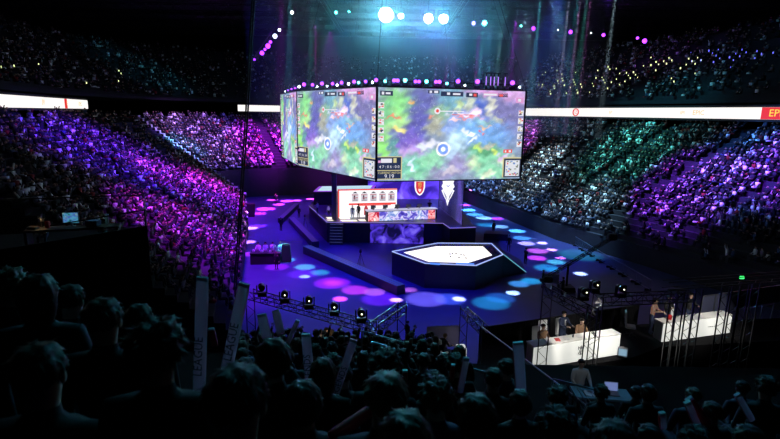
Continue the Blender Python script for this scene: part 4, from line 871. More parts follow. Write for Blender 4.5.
# hanging crests
em('crest_white', (245, 245, 250), 1.2); em('crest_red', (225, 50, 70), 1); em('crest_gold', (220, 190, 90), 1); em('crest_shadow', (150, 150, 165), 1)
def crest(P, outline, layers, label, s):
    t = thing('team_crest', label, 'hanging emblem', P, 0); pts = outline
    b = BM()
    def poly(pts, y, th, m_=0):
        f_ = [b.verts.new((x*s, y, z*s)) for x, z in pts]; g = [b.verts.new((x*s, y+th, z*s)) for x, z in pts]; n_ = len(pts)
        b.faces.new(f_).material_index = m_; b.faces.new(g[::-1]).material_index = m_
        for i in range(n_): b.faces.new((f_[i], g[i], g[(i+1) % n_], f_[(i+1) % n_])).material_index = m_
    poly(outline, 0, .15); new('plate', b, 'crest_white', t)
    for nm, m_, pts in layers:
        b = BM(); poly(pts, -.04, .04); new(nm, b, m_, t)
    b = BM(); zt = max(z for x, z in outline)*s; bar(b, (0, .08, zt-.2), (0, .08, 9.2-P.z), .03); new('cable', b, 'dark_metal', t)
    return t
P = A(419.8, 187.5, 58); shield = [(-1, 1.4), (1, 1.4), (1, .1), (.8, -.75), (.45, -1.3), (0, -1.6), (-.45, -1.3), (-.8, -.75), (-1, .1)]
crest(P, shield, [('field', 'crest_red', [(x*.74, z*.80) for x, z in shield]), ('figure', 'crest_gold', [(-.35, .9), (.3, 1.0), (.42, .4), (.15, .1), (.3, -.3), (-.1, -.1), (-.3, .2)]), ('inner_mark', 'crest_white', [(-.3, -.25), (.3, -.25), (.22, -.7), (0, -.9), (-.22, -.7)])], 'red and white shield-shaped team crest hanging under the video cube', .60)
P = A(448, 190, 57); sil = [(-.45, 2.0), (-.42, 1.45), (-.9, 1.6), (-.75, 1.0), (-.95, .5), (-.7, .1), (-.95, -.1), (-.55, -1.0), (-.25, -1.5), (0, -2.4), (.25, -1.5), (.55, -1.0), (.95, -.1), (.7, .1), (.95, .5), (.75, 1.0), (.9, 1.6), (.42, 1.45), (.45, 2.0), (0, 1.75)]
crest(P, sil, [('left_mark', 'crest_shadow', [(-.75, .0), (-.2, -.9), (-.1, -1.6), (-.45, -.9)]), ('right_mark', 'crest_shadow', [(.75, .0), (.45, -.9), (.1, -1.6), (.2, -.9)]), ('upper_mark', 'crest_shadow', [(-.45, .9), (0, .4), (.45, .9), (0, .6)]), ('dark_mark', 'card_dark', [(-.12, 1.5), (0, 1.35), (.12, 1.5), (0, 1.7)])], 'silver-white armoured mask-like team crest hanging right of the red shield', .76)
# ---------------------------------------------------------------- crew and people on the floor
DK = dict(slots=('blackcloth', 'blackcloth', 'skin'))
def crew(px, py, z, h, label, arms=('down', 'down'), rz=0, hair='short', pose='stand', sl=('blackcloth', 'blackcloth', 'skin')):
    P = F(px, py, z); key = 'crew_'+'_'.join(arms)+pose+sl[0]; return person(key, P, rz, label, None, hair, h/1.83, pose=pose, arms=arms, slots=sl, fingers=True)
crew(523.5, 231.5, 0, 1.8, 'crew member in black standing at the far end of the low block, right of the stage') if False else None
crew(493.3, 234, 0, 1.75, 'person in black standing by the low dark block right of the players stage', rz=.5)
crew(508.5, 251.5, 0, 1.9, 'person in black standing behind the ramp of the six-sided stage', rz=2.6)
crew(525, 264.5, 0, 1.8, 'person in black with folded arms standing beyond the ramp tip', ('cross', 'cross'), rz=-1)
crew(542, 289, 0, 1.8, 'crew member in dark clothes beside the camera crane', ('fwd', 'down'), rz=-1.6)
crew(281, 231, 0, 1.8, 'person in black standing at the corner of the low walls', rz=-.5)
crew(276.5, 269.5, 0, 1.8, 'dark-clad person standing in a purple light pool before the black table', rz=-.4)
crew(276, 204, 0, 1.75, 'distant person standing between far magenta light pools', rz=.3)
crew(299, 218, 0, 1.7, 'person in black standing on the floor behind the second low wall', rz=.3)
crew(407, 346, 0, 1.8, 'person in black T-shirt with bare forearm standing on the dark floor near the truss', ('down', 'down'), rz=-1)
crew(342, 216.5, ZD+.02, 1.85, 'person in black standing at the left of the white team display', ('fwd', 'down'), rz=-2.0)
crew(358.5, 218.5, ZD+.02, 1.85, 'person in black before the white team display, left of the long desk', rz=2.5)
mat('paleblue', (.45, .65, .8), .7); mat('palewhite', (.75, .75, .75), .7)
crew(352.5, 220.5, ZD+.02, 1.85, 'person in pale blue standing on the stage beside a dark-clad one', rz=2.9, sl=('paleblue', 'paleblue', 'skin'))
crew(317.5, 214.5, ZD+.02, 1.7, 'person in a light top at the left edge of the players stage', ('fwd', 'down'), rz=1.2, sl=('paleblue', 'trousers', 'skin'))
crew(328.5, 217, ZD+.02, 1.6, 'person in a light top left of the grey-violet column', rz=.9, sl=('palewhite', 'trousers', 'skin'))
crew(366, 196.5, 4.4, .01, '') if False else None
P = A(429.5, 208, 64.5); person('crew_camcamstandblackcloth', (P.x, P.y, ZD+.02), PI, 'camera operator in black behind the right end of the players desk', None, 'short', .99, pose='stand', arms=('cam', 'cam'), slots=('blackcloth', 'blackcloth', 'skin'), fingers=True)
# table group at left on the floor
c_ = F(266, 263, 0); t = thing('table', 'black draped table in a purple light pool at the left of the floor', 'table', c_, .1); b = BM(); bevbox(b, (0, 0, .55), (2.9, 1.1, 1.1), .03); new('drape', b, 'blackcloth', t); b = BM(); bevbox(b, (0, 0, 1.13), (3.0, 1.2, .06), .02); new('table_top', b, 'black', t)
for i, (dx, dy, sl, lb, ar) in enumerate(((-1.05, 1.3, 'palewhite', 'person in a white top behind the left end of the black table', ('desk', 'desk')), (-.35, 1.4, 'paleblue', 'person in pale blue behind the middle of the black table', ('fwd', 'lap')), (.45, 1.2, 'palewhite', 'tall person in bright white behind the right of the black table', ('clap', 'clap')), (1.15, 1.5, 'paleblue', 'person in pale clothes at the right end of the black table', ('down', 'down')))):
    person('tbl%d' % i, c_+Vector((dx, dy, 0)), PI+.3*i, lb, None, HAIRS[i], 1.0 if i != 2 else 1.06, pose='stand', arms=ar, slots=(sl, sl if i != 1 else 'trousers', 'skin'), fingers=True)
c2 = F(283, 264, 0); t = thing('draped_flight_case', 'tall dark cloth-draped case right of the black table', 'case', c2+Vector((.15, .9, 0)), .2); b = BM(); bevbox(b, (0, 0, .95), (1.1, .9, 1.9), .1, taper=.7); new('cloth', b, 'blackcloth', t)
for i in range(6):
    q = c_+Vector((-1.2+.42*i, .1*math.sin(i*3), 1.16)); o = None
    b = BM(); bevbox(b, (0, 0, .09), (.22, .2, .18), .02); box(b, (0, 0, .2), (.14, .03, .08)); t = new('camera_unit', b, 'grey' if i % 2 else 'white'); t.location = q; T(t, 'small box-like device standing on the black table', 'device', 'devices on the black table')
# tilted black backdrop box and far gear
c_ = F(247, 216.5, 0); t = thing('loudspeaker_stack', 'black tilted loudspeaker cabinet at the left floor edge', 'loudspeaker', (c_.x, c_.y, 0), .25); b = BM(); bevbox(b, (0, 0, 1.0), (2.3, 1.1, 1.9), .05, ry=.06); new('cabinet', b, 'black', t); b = BM(); bevbox(b, (0, -.57, 1.0), (2.0, .04, 1.6), .02); new('grille', b, 'dark_metal', t)
b = BM()
# tripod camera behind the long wall
def tripod(P, label, h=1.5, rz=0):
    t = thing('tripod_camera', label, 'camera', P, rz)
    for k in range(3): a = 2*PI*k/3+.4; b = BM(); bar(b, (.4*math.cos(a), .4*math.sin(a), .02), (0, 0, h-.15), .025, 6); new('leg', b, 'dark_metal', t)
    b = BM(); bevbox(b, (0, 0, h+.05), (.22, .5, .28), .03); new('camera_body', b, 'black', t)
    b = BM(); bar(b, (0, .25, h+.05), (0, .5, h+.05), .07, 12, .09); new('camera_lens', b, 'dark_metal', t); return t
tripod(F(360.5, 266, 0), 'tripod camera with a violet glint behind the long low wall'); tripod(F(305, 228, 0), 'tripod camera behind the second low wall', 1.6)
# camera crane
t = thing('camera_crane', 'black camera crane with long arm reaching over the floor at right', 'camera crane'); base = F(565, 292, 0); pv = base+Vector((0, 0, 2.0)); hd = A(548, 276.5, base.y-1.0); tail = A(612, 238, base.y+3.5)
pv = hd.lerp(tail, .30); base = Vector((pv.x, pv.y, 0))
b = BM(); lattice(b, hd, tail, .22, .5, .03, .018); new('arm', b, 'black', t)
b = BM(); bar(b, base, pv, .09, 8); new('column', b, 'black', t)
b = BM(); bevbox(b, base+Vector((0, 0, .25)), (1.2, 1.2, .4), .05); new('dolly', b, 'black', t)
for sx in (-1, 1):
    for sy in (-1, 1): b = BM(); bar(b, base+Vector((sx*.55, sy*.5, .14)), base+Vector((sx*.62, sy*.5, .14)), .14, 12); new('wheel', b, 'dark_metal', t)
b = BM(); bevbox(b, hd+Vector((0, 0, -.25)), (.75, .5, .5), .08); new('camera_head', b, 'black', t)
b = BM(); bar(b, hd+Vector((-.3, -.1, -.25)), hd+Vector((-.65, -.25, -.25)), .13, 12, .17); new('camera_lens', b, 'dark_metal', t)
b = BM(); bevbox(b, tail+Vector((0, 0, .1)), (.8, .5, .6), .06); new('counterweight', b, 'black', t)
crew(562, 297, 0, 1.8, 'crane operator in black at the base of the camera crane', ('fwd', 'fwd'), rz=.8)
c_ = F(551, 285, 0); t = thing('equipment_screen', 'pale grey upright panel beside the camera crane', 'panel', c_, -.2); b = BM(); bevbox(b, (0, 0, .6), (1.3, .08, .9), .02); new('panel', b, mat('pale_grey', (.7, .72, .8), .6), t)
for sx in (-1, 1): b = BM(); box(b, (sx*.55, 0, .08), (.06, .5, .16)); new('foot', b, 'dark_metal', t)
# crowd barrier along the right floor edge
bar_pts = [F(463, 196.5, 0), F(517, 216, 0), F(560, 236, 0), F(600, 262, 0), F(650, 292, 0)]
k = 0; proto_b = None
for i in range(len(bar_pts)-1):
    a, c = bar_pts[i], bar_pts[i+1]; n_ = max(1, int((c-a).length/2.3))
    for j in range(n_):
        p = a.lerp(c, (j+.5)/n_); d = (c-a); yaw_ = math.atan2(d.y, d.x)
        if proto_b is None:
            proto_b = thing('crowd_barrier', 'black crowd barrier at the foot of the right stand', 'barrier', p, yaw_, 'barriers at the foot of the right stand')
            b = BM(); bar(b, (-1.1, 0, 1.1), (1.1, 0, 1.1), .03); bar(b, (-1.1, 0, .2), (1.1, 0, .2), .03)
            for q_ in range(12): bar(b, (-1.1+.2*q_, 0, .2), (-1.1+.2*q_, 0, 1.1), .012)
            new('rail_frame', b, 'steel', proto_b)
            for sx in (-1, 1): b = BM(); box(b, (sx*.8, 0, .1), (.06, .6, .2)); new('foot', b, 'dark_metal', proto_b)
        else: dup(proto_b, p, yaw_)
# ================================================================ MIDDLE GROUND: trusses, platforms, desks
em('dot_white', (255, 250, 220), 3)
ZT7 = 7.0
def rig(pts, tops, label, w=.36, base=None):
    """rectangular lattice portal: beams between the points and one tower under each chosen point"""
    t = thing('truss_portal', label, 'truss')
    for a, c in zip(pts[:-1], pts[1:]): b = BM(); lattice(b, a, c, w, .4, .024, .013); new('beam', b, 'dark_metal', t)
    for p in tops:
        zb = ground(p.x, p.y) if base is None else base
        b = BM(); lattice(b, (p.x, p.y, zb+.03), (p.x, p.y, p.z+.2), w, .36, .024, .013, True); new('tower', b, 'dark_metal', t)
        b = BM(); box(b, (p.x, p.y, zb+.015), (.6, .6, .03)); new('base_plate', b, 'steel', t)
    return t
def ground(x, y):
    if x > 1.8 and y > 9.05: return 7.0 if y < 15.5 else 0
    if y > 19.1 or abs(x) > 24: return 0
    k = math.floor((y+3)/.85); return (zrow_r if x > 1.8 else zrow)(-3+.85*k+.42)
LA, LB, LC_, = F(250, 294, ZT7), F(374, 328, ZT7), F(402, 308, ZT7)
rig([LA, LB, LC_], [LA, LB, LC_], 'dark lattice truss portal with four lamps, centre left in front of the floor')
for k, (px, py) in enumerate(((262, 291), (285, 297.5), (309, 303.5), (334, 310), (361, 317))):
    P = F(px, py+5, ZT7+.2); lamp_at(P, 'front', 'black stage lamp standing on the centre left truss beam', 'lamps standing on the centre left truss beam', .9, PI+.3) if k == 0 and not em('lens_front', (250, 240, 200), 2.5) is None else lamp_at(P, 'front', 'black stage lamp standing on the centre left truss beam', 'lamps standing on the centre left truss beam', .9, .2)
# casters' platform and drape
ZP = 4.3
def FP_(x, y, z=ZP): v = F(x, y, z); return (v.x, v.y)
dl, dr = F(532.7, 369.4, ZP), F(618.5, 355, ZP); el_, er = F(661.7, 342.5, ZP), F(729.5, 333.2, ZP)
pa, pb, pc = F(480, 328, 4.8), F(541, 319, 4.8), F(640, 305, 4.8); zb = 0
t = thing('broadcast_platform', 'black draped platform carrying the white analyst desks', 'platform')
b = BM(); prism(b, [(dl.x-2.4, dl.y+.2), (dl.x-.1, dl.y-.35), (dr.x+.4, dr.y-.3), (el_.x-.3, el_.y-.5), (er.x+6, er.y-.2), (er.x+6, er.y+2.4), (el_.x, el_.y+2.2), (dl.x+1, dl.y+2.9), (pa.x+.1, pa.y-.2)], 0, ZP); new('platform', b, 'drape', t)
b = BM()
def curtain(b, a, c, z0, z1, n=40, amp=.05):
    d = (c-a); d.z = 0; nr = Vector((-d.y, d.x, 0)).normalized(); V = []
    for k in range(n+1): p = a+d*(k/n)+nr*amp*math.sin(k*1.9); V.append((b.verts.new((p.x, p.y, z0)), b.verts.new((p.x, p.y, z1)), b.verts.new((p.x+nr.x*.04, p.y+nr.y*.04, z0)), b.verts.new((p.x+nr.x*.04, p.y+nr.y*.04, z1))))
    for k in range(n):
        A_, B_ = V[k], V[k+1]; b.faces.new((A_[0], B_[0], B_[1], A_[1])); b.faces.new((A_[2], A_[3], B_[3], B_[2])); b.faces.new((A_[1], B_[1], B_[3], A_[3]))
curtain(b, pa, pb, 0, 4.8); curtain(b, pb, pc, 0, 4.8, 50); b2 = BM(); bar(b2, (pa.x, pa.y, 4.82), (pb.x, pb.y, 4.82), .03); bar(b2, (pb.x, pb.y, 4.82), (pc.x, pc.y, 4.82), .03)
t = thing('drape_wall', 'tall black drape wall behind and left of the first analyst desk', 'curtain'); new('curtain', b, 'drape', t); new('top_rail', b2, 'dark_metal', t)
def wdesk(a, c, h, dep, label, m_):
    d = c-a; W = d.length; yaw = math.atan2(d.y, d.x); t = thing('analyst_desk', label, 'desk', (a.x, a.y, ZP+.01), yaw)
    b = BM(); bevbox(b, (W/2, .03, h/2-.02), (W, .06, h-.06), .01); new('front_panel', b, m_, t)
    b = BM(); bevbox(b, (W/2, dep/2, h), (W+.06, dep, .05), .015); new('desk_top', b, 'white_desk', t)
    for s in (0, 1): b = BM(); bevbox(b, (.03+s*(W-.06), dep/2, h/2-.02), (.06, dep-.08, h-.06), .01); new('side_panel', b, 'white_desk', t)
    return t, W
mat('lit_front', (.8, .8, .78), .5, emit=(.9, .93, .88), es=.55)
t, W = wdesk(dl, dr, 1.02, .6, 'long white analyst desk with a small grey crest on its lit front', 'lit_front')
# crest on the desk front
b = BM(); cx = W*.53
for pts in ([(-.03, .22), (.03, .22), (.06, .1), (.02, -.02), (.05, -.2), (0, -.26), (-.05, -.2), (-.02, -.02), (-.06, .1)], ):
    f_ = [b.verts.new((cx+x, -.012, .55+z)) for x, z in pts]; b.faces.new(f_)
for s in (-1, 1):
    bar(b, (cx+s*.03, -.012, .62), (cx+s*.15, -.012, .74), .018); bar(b, (cx+s*.15, -.012, .74), (cx+s*.14, -.012, .60), .018); bar(b, (cx+s*.14, -.012, .60), (cx+s*.05, -.012, .52), .018); bar(b, (cx+s*.04, -.012, .50), (cx+s*.14, -.012, .38), .018); bar(b, (cx+s*.14, -.012, .38), (cx+s*.03, -.012, .34), .014)
new('crest', b, 'grey', t)
dd = (dr-dl).normalized(); nn = Vector((-dd.y, dd.x, 0)); yw = math.atan2(dd.y, dd.x)
def swivel(p, rz, label, group): return chair(p, rz, label, group, 'white')
def at_desk(f, back): return dl+(dr-dl)*f+nn*back+Vector((0, 0, .01))
for f_, lb in ((.24, 'white chair of the left seated man at the first analyst desk'), (.60, 'white chair just right of the standing man in navy'), (.39, 'white chair between the left seated man and the standing man')): swivel(at_desk(f_, 1.2 if f_ < .3 else 1.7), yw+PI, lb, None)
mat('suit_shirt', (.8, .8, .82), .7)
person('c_brownL', at_desk(.24, 1.0), yw+PI, 'man in a brown jacket seated at the left of the first analyst desk', None, 'short', 1.1, pose='sit', arms=('desk', 'desk'), slots=('brown_suit', 'navy', 'skin'), fingers=True)
pm = person('c_navy', at_desk(.49, 1.1), yw+PI+.1, 'man standing behind the first analyst desk in a navy suit and tie', None, 'short', 1.1, pose='stand', arms=('fwd', 'fwd'), slots=('navy', 'navy', 'skin'), fingers=True)
b = BM(); 
f_ = [b.verts.new(p) for p in ((-.045, .128, 1.46), (.045, .128, 1.46), (.015, .15, 1.15), (-.015, .15, 1.15))]; b.faces.new(f_); new('shirt_front', b, 'suit_shirt', pm)
b = BM(); box(b, (0, .152, 1.30), (.03, .01, .26)); new('tie', b, 'ink', pm)
person('c_brownR', at_desk(.70, 1.1), yw+PI-.2, 'man in a brown jacket bending over papers right of the standing man', None, 'short', 1.12, pose='sit', arms=('desk', 'desk'), lean=.18, slots=('brown_suit', 'navy', 'skin'), fingers=True)
for f_, m_, lb in ((.40, 'white', 'white paper sheet on the first analyst desk by the standing man'), (.30, 'red', 'small red card on the first analyst desk'), (.55, 'white', 'white paper sheet under the bending man'), (.2, 'white', 'white paper sheet before the left seated man')):
    q = at_desk(f_, .3); b = BM(); box(b, (0, 0, 0), (.22, .3, .012)); o = new('paper_sheet', b, m_, loc=(q.x, q.y, ZP+1.065)); T(o, lb, 'paper')
for f_ in (.48, .72): q = at_desk(f_, .3); b = BM(); bar(b, (0, 0, 0), (0, 0, .13), .035, 12, .042); o = new('drinking_glass', b, 'steel', loc=(q.x, q.y, ZP+1.065)); T(o, 'small glass on the first analyst desk ' + ('beside the standing man' if f_ < .5 else 'right of the bending man'), 'glass')
# small monitor on floor right of the desk
q = F(622, 357, ZP); t = thing('floor_monitor', 'small blue-white lit monitor at the right end of the first analyst desk', 'monitor', q, -.4); b = BM(); bevbox(b, (0, 0, .25), (.42, .3, .44), .03, rx=-.3); new('casing', b, 'grey', t); b = BM(); box(b, (0, -.17, .3), (.34, .01, .3), rx=-.3); new('display', b, em('monitor_pale', (150, 190, 215), .7), t)
# second desk
t, W2 = wdesk(el_, er, .97, .6, 'second white analyst desk, behind the row of lattice towers at right', 'lit_front')
b = BM()
for k in range(5): box(b, (W2*.66+.12*k, -.012, .5), (.07, .01, .05))
new('logo', b, 'grey', t)
d2 = (er-el_).normalized(); n2 = Vector((-d2.y, d2.x, 0)); y2 = math.atan2(d2.y, d2.x)
def at2(f, back): return el_+(er-el_)*f+n2*back+Vector((0, 0, .01))
mat('floral', (.6, .3, .15), .7); confetti('flower_shirt', [(.3, (60, 45, 40)), (.42, (200, 150, 100)), (.5, (230, 210, 190)), (.57, (190, 50, 40)), (.68, (220, 160, 60))], 9, .25)
swivel(at2(-.22, 1.1), y2+PI+.9, 'white tub chair left of the second analyst desk', None)
person('d_a', at2(.05, 1.0), y2+PI+.5, 'person in a patterned shirt leaning at the left of the second analyst desk', None, 'curly', 1.05, pose='stand', arms=('desk', 'fwd'), lean=.1, slots=('flower_shirt', 'navy', 'skin'), fingers=True)
person('d_b', at2(.30, 1.1), y2+PI, 'person in black with red lanyard behind the second analyst desk', None, 'short', 1.05, pose='stand', arms=('cross', 'cross'), slots=('blackcloth', 'navy', 'skin'), fingers=True)
person('d_c', at2(.62, 1.1), y2+PI-.1, 'person in black suit with pale hair behind the second analyst desk', None, 'short', 1.05, pose='stand', arms=('fwd', 'down'), slots=('blackcloth', 'navy', 'skin'), fingers=True)
swivel(at2(.42, 1.1), y2+PI, 'white chair behind the middle of the second analyst desk', None)
b = BM(); q = at2(.14, .3); bevbox(b, (0, 0, .12), (.18, .14, .24), .02); T(new('red_cup', b, 'red', loc=(q.x, q.y, ZP+1.01)), 'red box standing on the second analyst desk', 'box')
# barrier rail and pale screen beyond the second desk
ra, rb = F(700, 316.5, ZP+.2), F(796, 301, ZP+.2); t = thing('balustrade', 'low balustrade with dim blue-grey panels at the far right', 'railing')
b = BM(); bar(b, (ra.x, ra.y, ZP+.25), (rb.x, rb.y, ZP+.25), .03); bar(b, (ra.x, ra.y, ZP+1.35), (rb.x, rb.y, ZP+1.35), .03)
for k in range(9): p = ra.lerp(rb, k/8); bar(b, (p.x, p.y, 0), (p.x, p.y, ZP+1.35), .03)
new('rail', b, 'steel', t); b = BM(); p = (ra+rb)/2; box(b, (p.x, p.y+.05, ZP+.8), ((rb-ra).length-.1, .02, 1.0), rz=math.atan2((rb-ra).y, (rb-ra).x)); new('panel', b, mat('grey_panel', (.10, .11, .2), .4), t)
# lattice portals on the right
RA, RB = F(547.5, 290, 8.2), F(592, 314, 8.2)
rig([RA, RB], [RA, RB], 'dark lattice truss portal standing over the left end of the first analyst desk')
rig([F(464, 311, 6.6), F(484, 330, 6.6)], [F(464, 311, 6.6)], 'small dark lattice truss portal beside the left edge of the drape wall', .32, 0)
RC, RD = F(598, 300, 8.2), F(690, 296, 8.2)
rig([RC, RD], [RC], 'long dark lattice beam running right from the second tower')
def tower_at(px, py, z, label, w=.26):
    P = F(px, py, z); t = thing('lattice_tower', label, 'truss tower'); zb = ground(P.x, P.y); b = BM(); lattice(b, (P.x, P.y, zb+.03), P-Vector((0, 0, .12)), w, .30, .03, .014, True); new('tower', b, 'dark_metal', t); b = BM(); box(b, (P.x, P.y, zb+.015), (.5, .5, .03)); new('base_plate', b, 'steel', t); return P
TWS = [(675, 290), (681.5, 289), (692.5, 288), (699.5, 287), (726.5, 284), (737, 283), (746, 282), (757, 281)]
PP = [tower_at(x, y, 8.4, 'dark lattice tower %s' % s) for (x, y), s in zip(TWS, ('before the left end of the second desk, left of its pair', 'before the left end of the second desk, right of its pair', 'before the middle of the second desk, left of its pair', 'before the middle of the second desk, right of its pair', 'before the right end of the second analyst desk', 'just beyond the right end of the second analyst desk', 'in front of the far right balustrade, middle one', 'in front of the far right balustrade, rightmost'))]
b = BM(); lattice(b, PP[0]+Vector((-.4, 0, .2)), PP[-1]+Vector((2, .3, .2)), .3, .4, .022, .013, True); T(new('lattice_beam', b, 'dark_metal'), 'dark lattice beam on top of the towers at the second analyst desk', 'truss')
for k, (px, py) in enumerate(((583, 300), (594, 292.5), (620, 297))):
    P = F(px, py, 8.45); lamp_at(P, 'front', 'black stage lamp standing on the right truss beam', 'lamps standing on the right truss beams', .8, .2)
# desk lights: spots aimed at the two sets from the front
for (x, y, z), (tx, ty, tz), pw in (((dl.x+1.6, dl.y-2.2, 8.4), (dl.x+2.2, dl.y+.9, ZP+1), 900), ((dr.x-.6, dr.y-2.2, 8.4), (dr.x-.8, dr.y+.8, ZP+.8), 800), ((el_.x+1.2, el_.y-3, 8.6), (el_.x+1.3, el_.y+.9, ZP+.9), 672), ((er.x-.3, er.y-3, 8.6), (er.x-.4, er.y+.8, ZP+.7), 544)):
    spot((x, y, z), (tx, ty, tz), .38, pw, (1, .95, .85), .5, .08)
# small host booth, centre
ha = F(434, 366, 3.2); t = thing('host_booth', 'small pale booth with a bright white desk end below the long drape wall', 'booth', (ha.x, ha.y, 0), .12)
b = BM(); bevbox(b, (.75, .7, 1.6), (1.9, 1.9, 3.2), .02); new('riser', b, 'drape', t)
b = BM(); bevbox(b, (.0, .1, 3.72), (.34, .05, 1.02), .01); new('left_panel', b, mat('pale_panel', (.4, .42, .55), .5), t)
b = BM(); bevbox(b, (.75, 1.5, 4.0), (1.7, .05, 1.15), .01); new('back_panel', b, mat('mauve_panel', (.16, .15, .3), .5), t)
b = BM(); bevbox(b, (1.38, .3, 3.62), (.42, .5, .8), .02); new('desk', b, 'lit_front', t)
person('booth', (ha.x+.42, ha.y+.55, 3.21), -.9, 'dark-haired person leaning over in the small pale booth', None, 'bob', .98, pose='sit', arms=('desk', 'desk'), lean=.25, slots=('blackcloth', 'navy', 'skin'), fingers=True)
swivel((ha.x+.40, ha.y+.52, 3.21), -.9, 'white chair in the small pale booth', None)
spot((ha.x+1.5, ha.y-2.5, 7.2), (ha.x+.7, ha.y+.6, 3.9), .3, 160, (1, .9, .9), .5, .08)
# pair of performers below the truss
for px, py, sl, lb in ((327, 352, 'palewhite', 'person in white shirt facing the camera below the truss lamps, left of a pair'), (340, 353, 'paleblue', 'person in pale shirt facing the camera below the truss lamps, right of a pair')):
    P = F(px, py+16, 4.6); person('low'+sl, (P.x, P.y, ground(P.x, P.y) if P.y < 19.1 else 4.6), PI, lb, None, 'short', 1.0, pose='stand', arms=('lap', 'lap'), slots=(sl, 'navy', 'skin'), fingers=True)
P = F(335, 365, 4.6); spot((P.x, P.y-3, 7.4), (P.x, P.y, P.z+1.4), .35, 90, (1, .8, .6), .5, .08)
# ---------------------------------------------------------------- handrails lit teal and violet
mat('rail_metal', (.5, .52, .55), .3, .9)
def rail(pts, label, posts=(), r=.022, glow=None):
    t = thing('handrail', label, 'handrail'); b = BM(); path(b, pts, r, 8); new('rail', b, 'rail_metal', t)
    for a, c in posts: b = BM(); bar(b, a, c, r*.9, 8); new('post', b, 'rail_metal', t)
    return t
g1, g2, g3 = A(372, 342, 10.5), A(400, 350, 10.3), A(513, 379.5, 9.6)
rail([g1, g2, g3], 'long teal-lit handrail crossing in front of the small pale booth', [(p, Vector((p.x, p.y, ground(p.x, p.y)))) for p in (g1, g3, g1.lerp(g3, .35), g1.lerp(g3, .7))])
g1, g2 = A(362, 331, 11.5), A(438, 352, 11); rail([g1, g2, A(418, 372, 10.6)], 'violet-lit handrail above the long teal one, bending down at its right end', [(g1, Vector((g1.x, g1.y, ground(g1.x, g1.y))))])
g1, g2 = A(482, 327, 17), A(590, 408, 10.5); rail([g1, g2], 'sloping violet and teal handrail falling right beside the drape wall', [(g1, Vector((g1.x, g1.y, ground(g1.x, g1.y)))), (g2, Vector((g2.x, g2.y, ground(g2.x, g2.y)))), (g1.lerp(g2, .5), Vector((*g1.lerp(g2, .5)[:2], ground(*g1.lerp(g2, .5)[:2]))))])
g1, g2 = A(553, 379, 11.5), A(600, 391, 11.2); t = rail([g1, g2], 'short pale handrail with slanting bars above the crew desk', [(g1, Vector((g1.x, g1.y, ground(g1.x, g1.y)))), (g2, Vector((g2.x, g2.y, ground(g2.x, g2.y))))])
for (x0, y0, x1, y1) in ((560, 387, 570, 408), (565, 385, 574, 402), (570, 386, 578, 400), (573, 394, 590, 420), (577, 388, 592, 412), (582, 390, 593, 406)):
    b = BM(); a_ = A(x0, y0, 11.0); c = A(x1, y1, 10.7); bar(b, a_, c, .012, 6); new('slant_bar', b, 'rail_metal', t)
# crew desk with laptop
q = F(601, 394, 7.75); gz = ground(q.x, q.y); t = thing('crew_table', 'small dark crew table behind the short pale handrail', 'table', (q.x, q.y, gz), -.1); hz = q.z-gz
b = BM(); bevbox(b, (0, 0, hz), (1.5, .6, .05), .01); new('table_top', b, mat('teal_top', (.12, .25, .28), .5), t)
for sx in (-1, 1):
    for sy in (-1, 1): b = BM(); bar(b, (sx*.65, sy*.24, 0), (sx*.65, sy*.24, hz), .025, 6); new('leg', b, 'dark_metal', t)
t = thing('laptop', 'open laptop with pale blue screen on the crew table', 'laptop', (q.x+.28, q.y-.02, q.z+.028), -.15); b = BM(); bevbox(b, (0, .0, .012), (.36, .26, .02), .006); new('base', b, 'grey', t); b = BM(); bevbox(b, (0, .14, .14), (.36, .02, .25), .006, rx=-.2); lid = new('lid', b, 'grey', t); b = BM(); box(b, (0, .127, .14), (.33, .005, .22), rx=-.2); new('display', b, em('laptop_blue', (130, 150, 215), .6), lid)
for dx, rz_, lb in ((-.2, .3, 'white printed sheet left of the laptop'), (-.36, -.4, 'white booklet at the left end of the crew table')):
    b = BM(); box(b, (0, 0, 0), (.21, .28, .01)); T(new('paper_sheet', b, 'white', loc=(q.x+dx, q.y-.02, q.z+.034)), lb, 'paper').rotation_euler = (0, 0, rz_)
person('tablecrew', (q.x-.3, q.y+.75, ground(q.x-.3, q.y+.75)), PI, 'person in white T-shirt with dark print behind the crew table', None, 'short', .98, pose='sit', arms=('desk', 'desk'), slots=('palewhite', 'navy', 'skin'), fingers=True)
spot((q.x-.5, q.y-1.6, q.z+2.6), (q.x, q.y+.2, q.z), .35, 18, (.8, .9, 1), .6, .06)
q = F(754, 341, 3.5); b = BM(); bevbox(b, (0, 0, .2), (.34, .06, .4), .02); 
t = thing('small_screen', 'small teal-lit screen in the darkness at the far right', 'monitor', (q.x, q.y, 0), 0); new('casing', b, 'grey', t, loc=(0, 0, 3.5)); b = BM(); box(b, (0, -.035, .22), (.28, .01, .3)); new('display', b, em('dim_teal', (70, 130, 150), .6), t, loc=(0, 0, 3.5)); b = BM(); bar(b, (0, .05, 0), (0, .05, 3.6), .04, 8); new('stand', b, 'dark_metal', t)
q = F(742, 277.5, 3.5); t = thing('exit_lamp', 'tiny green lamp in the dark lower right stand', 'lamp', q); b = BM(); box(b, (0, 0, 0), (.3, .1, .2)); new('diffuser', b, em('green_lamp', (60, 230, 110), 2), t); b = BM(); bar(b, (0, .06, -3), (0, .06, .1), .03); new('post', b, 'dark_metal', t)
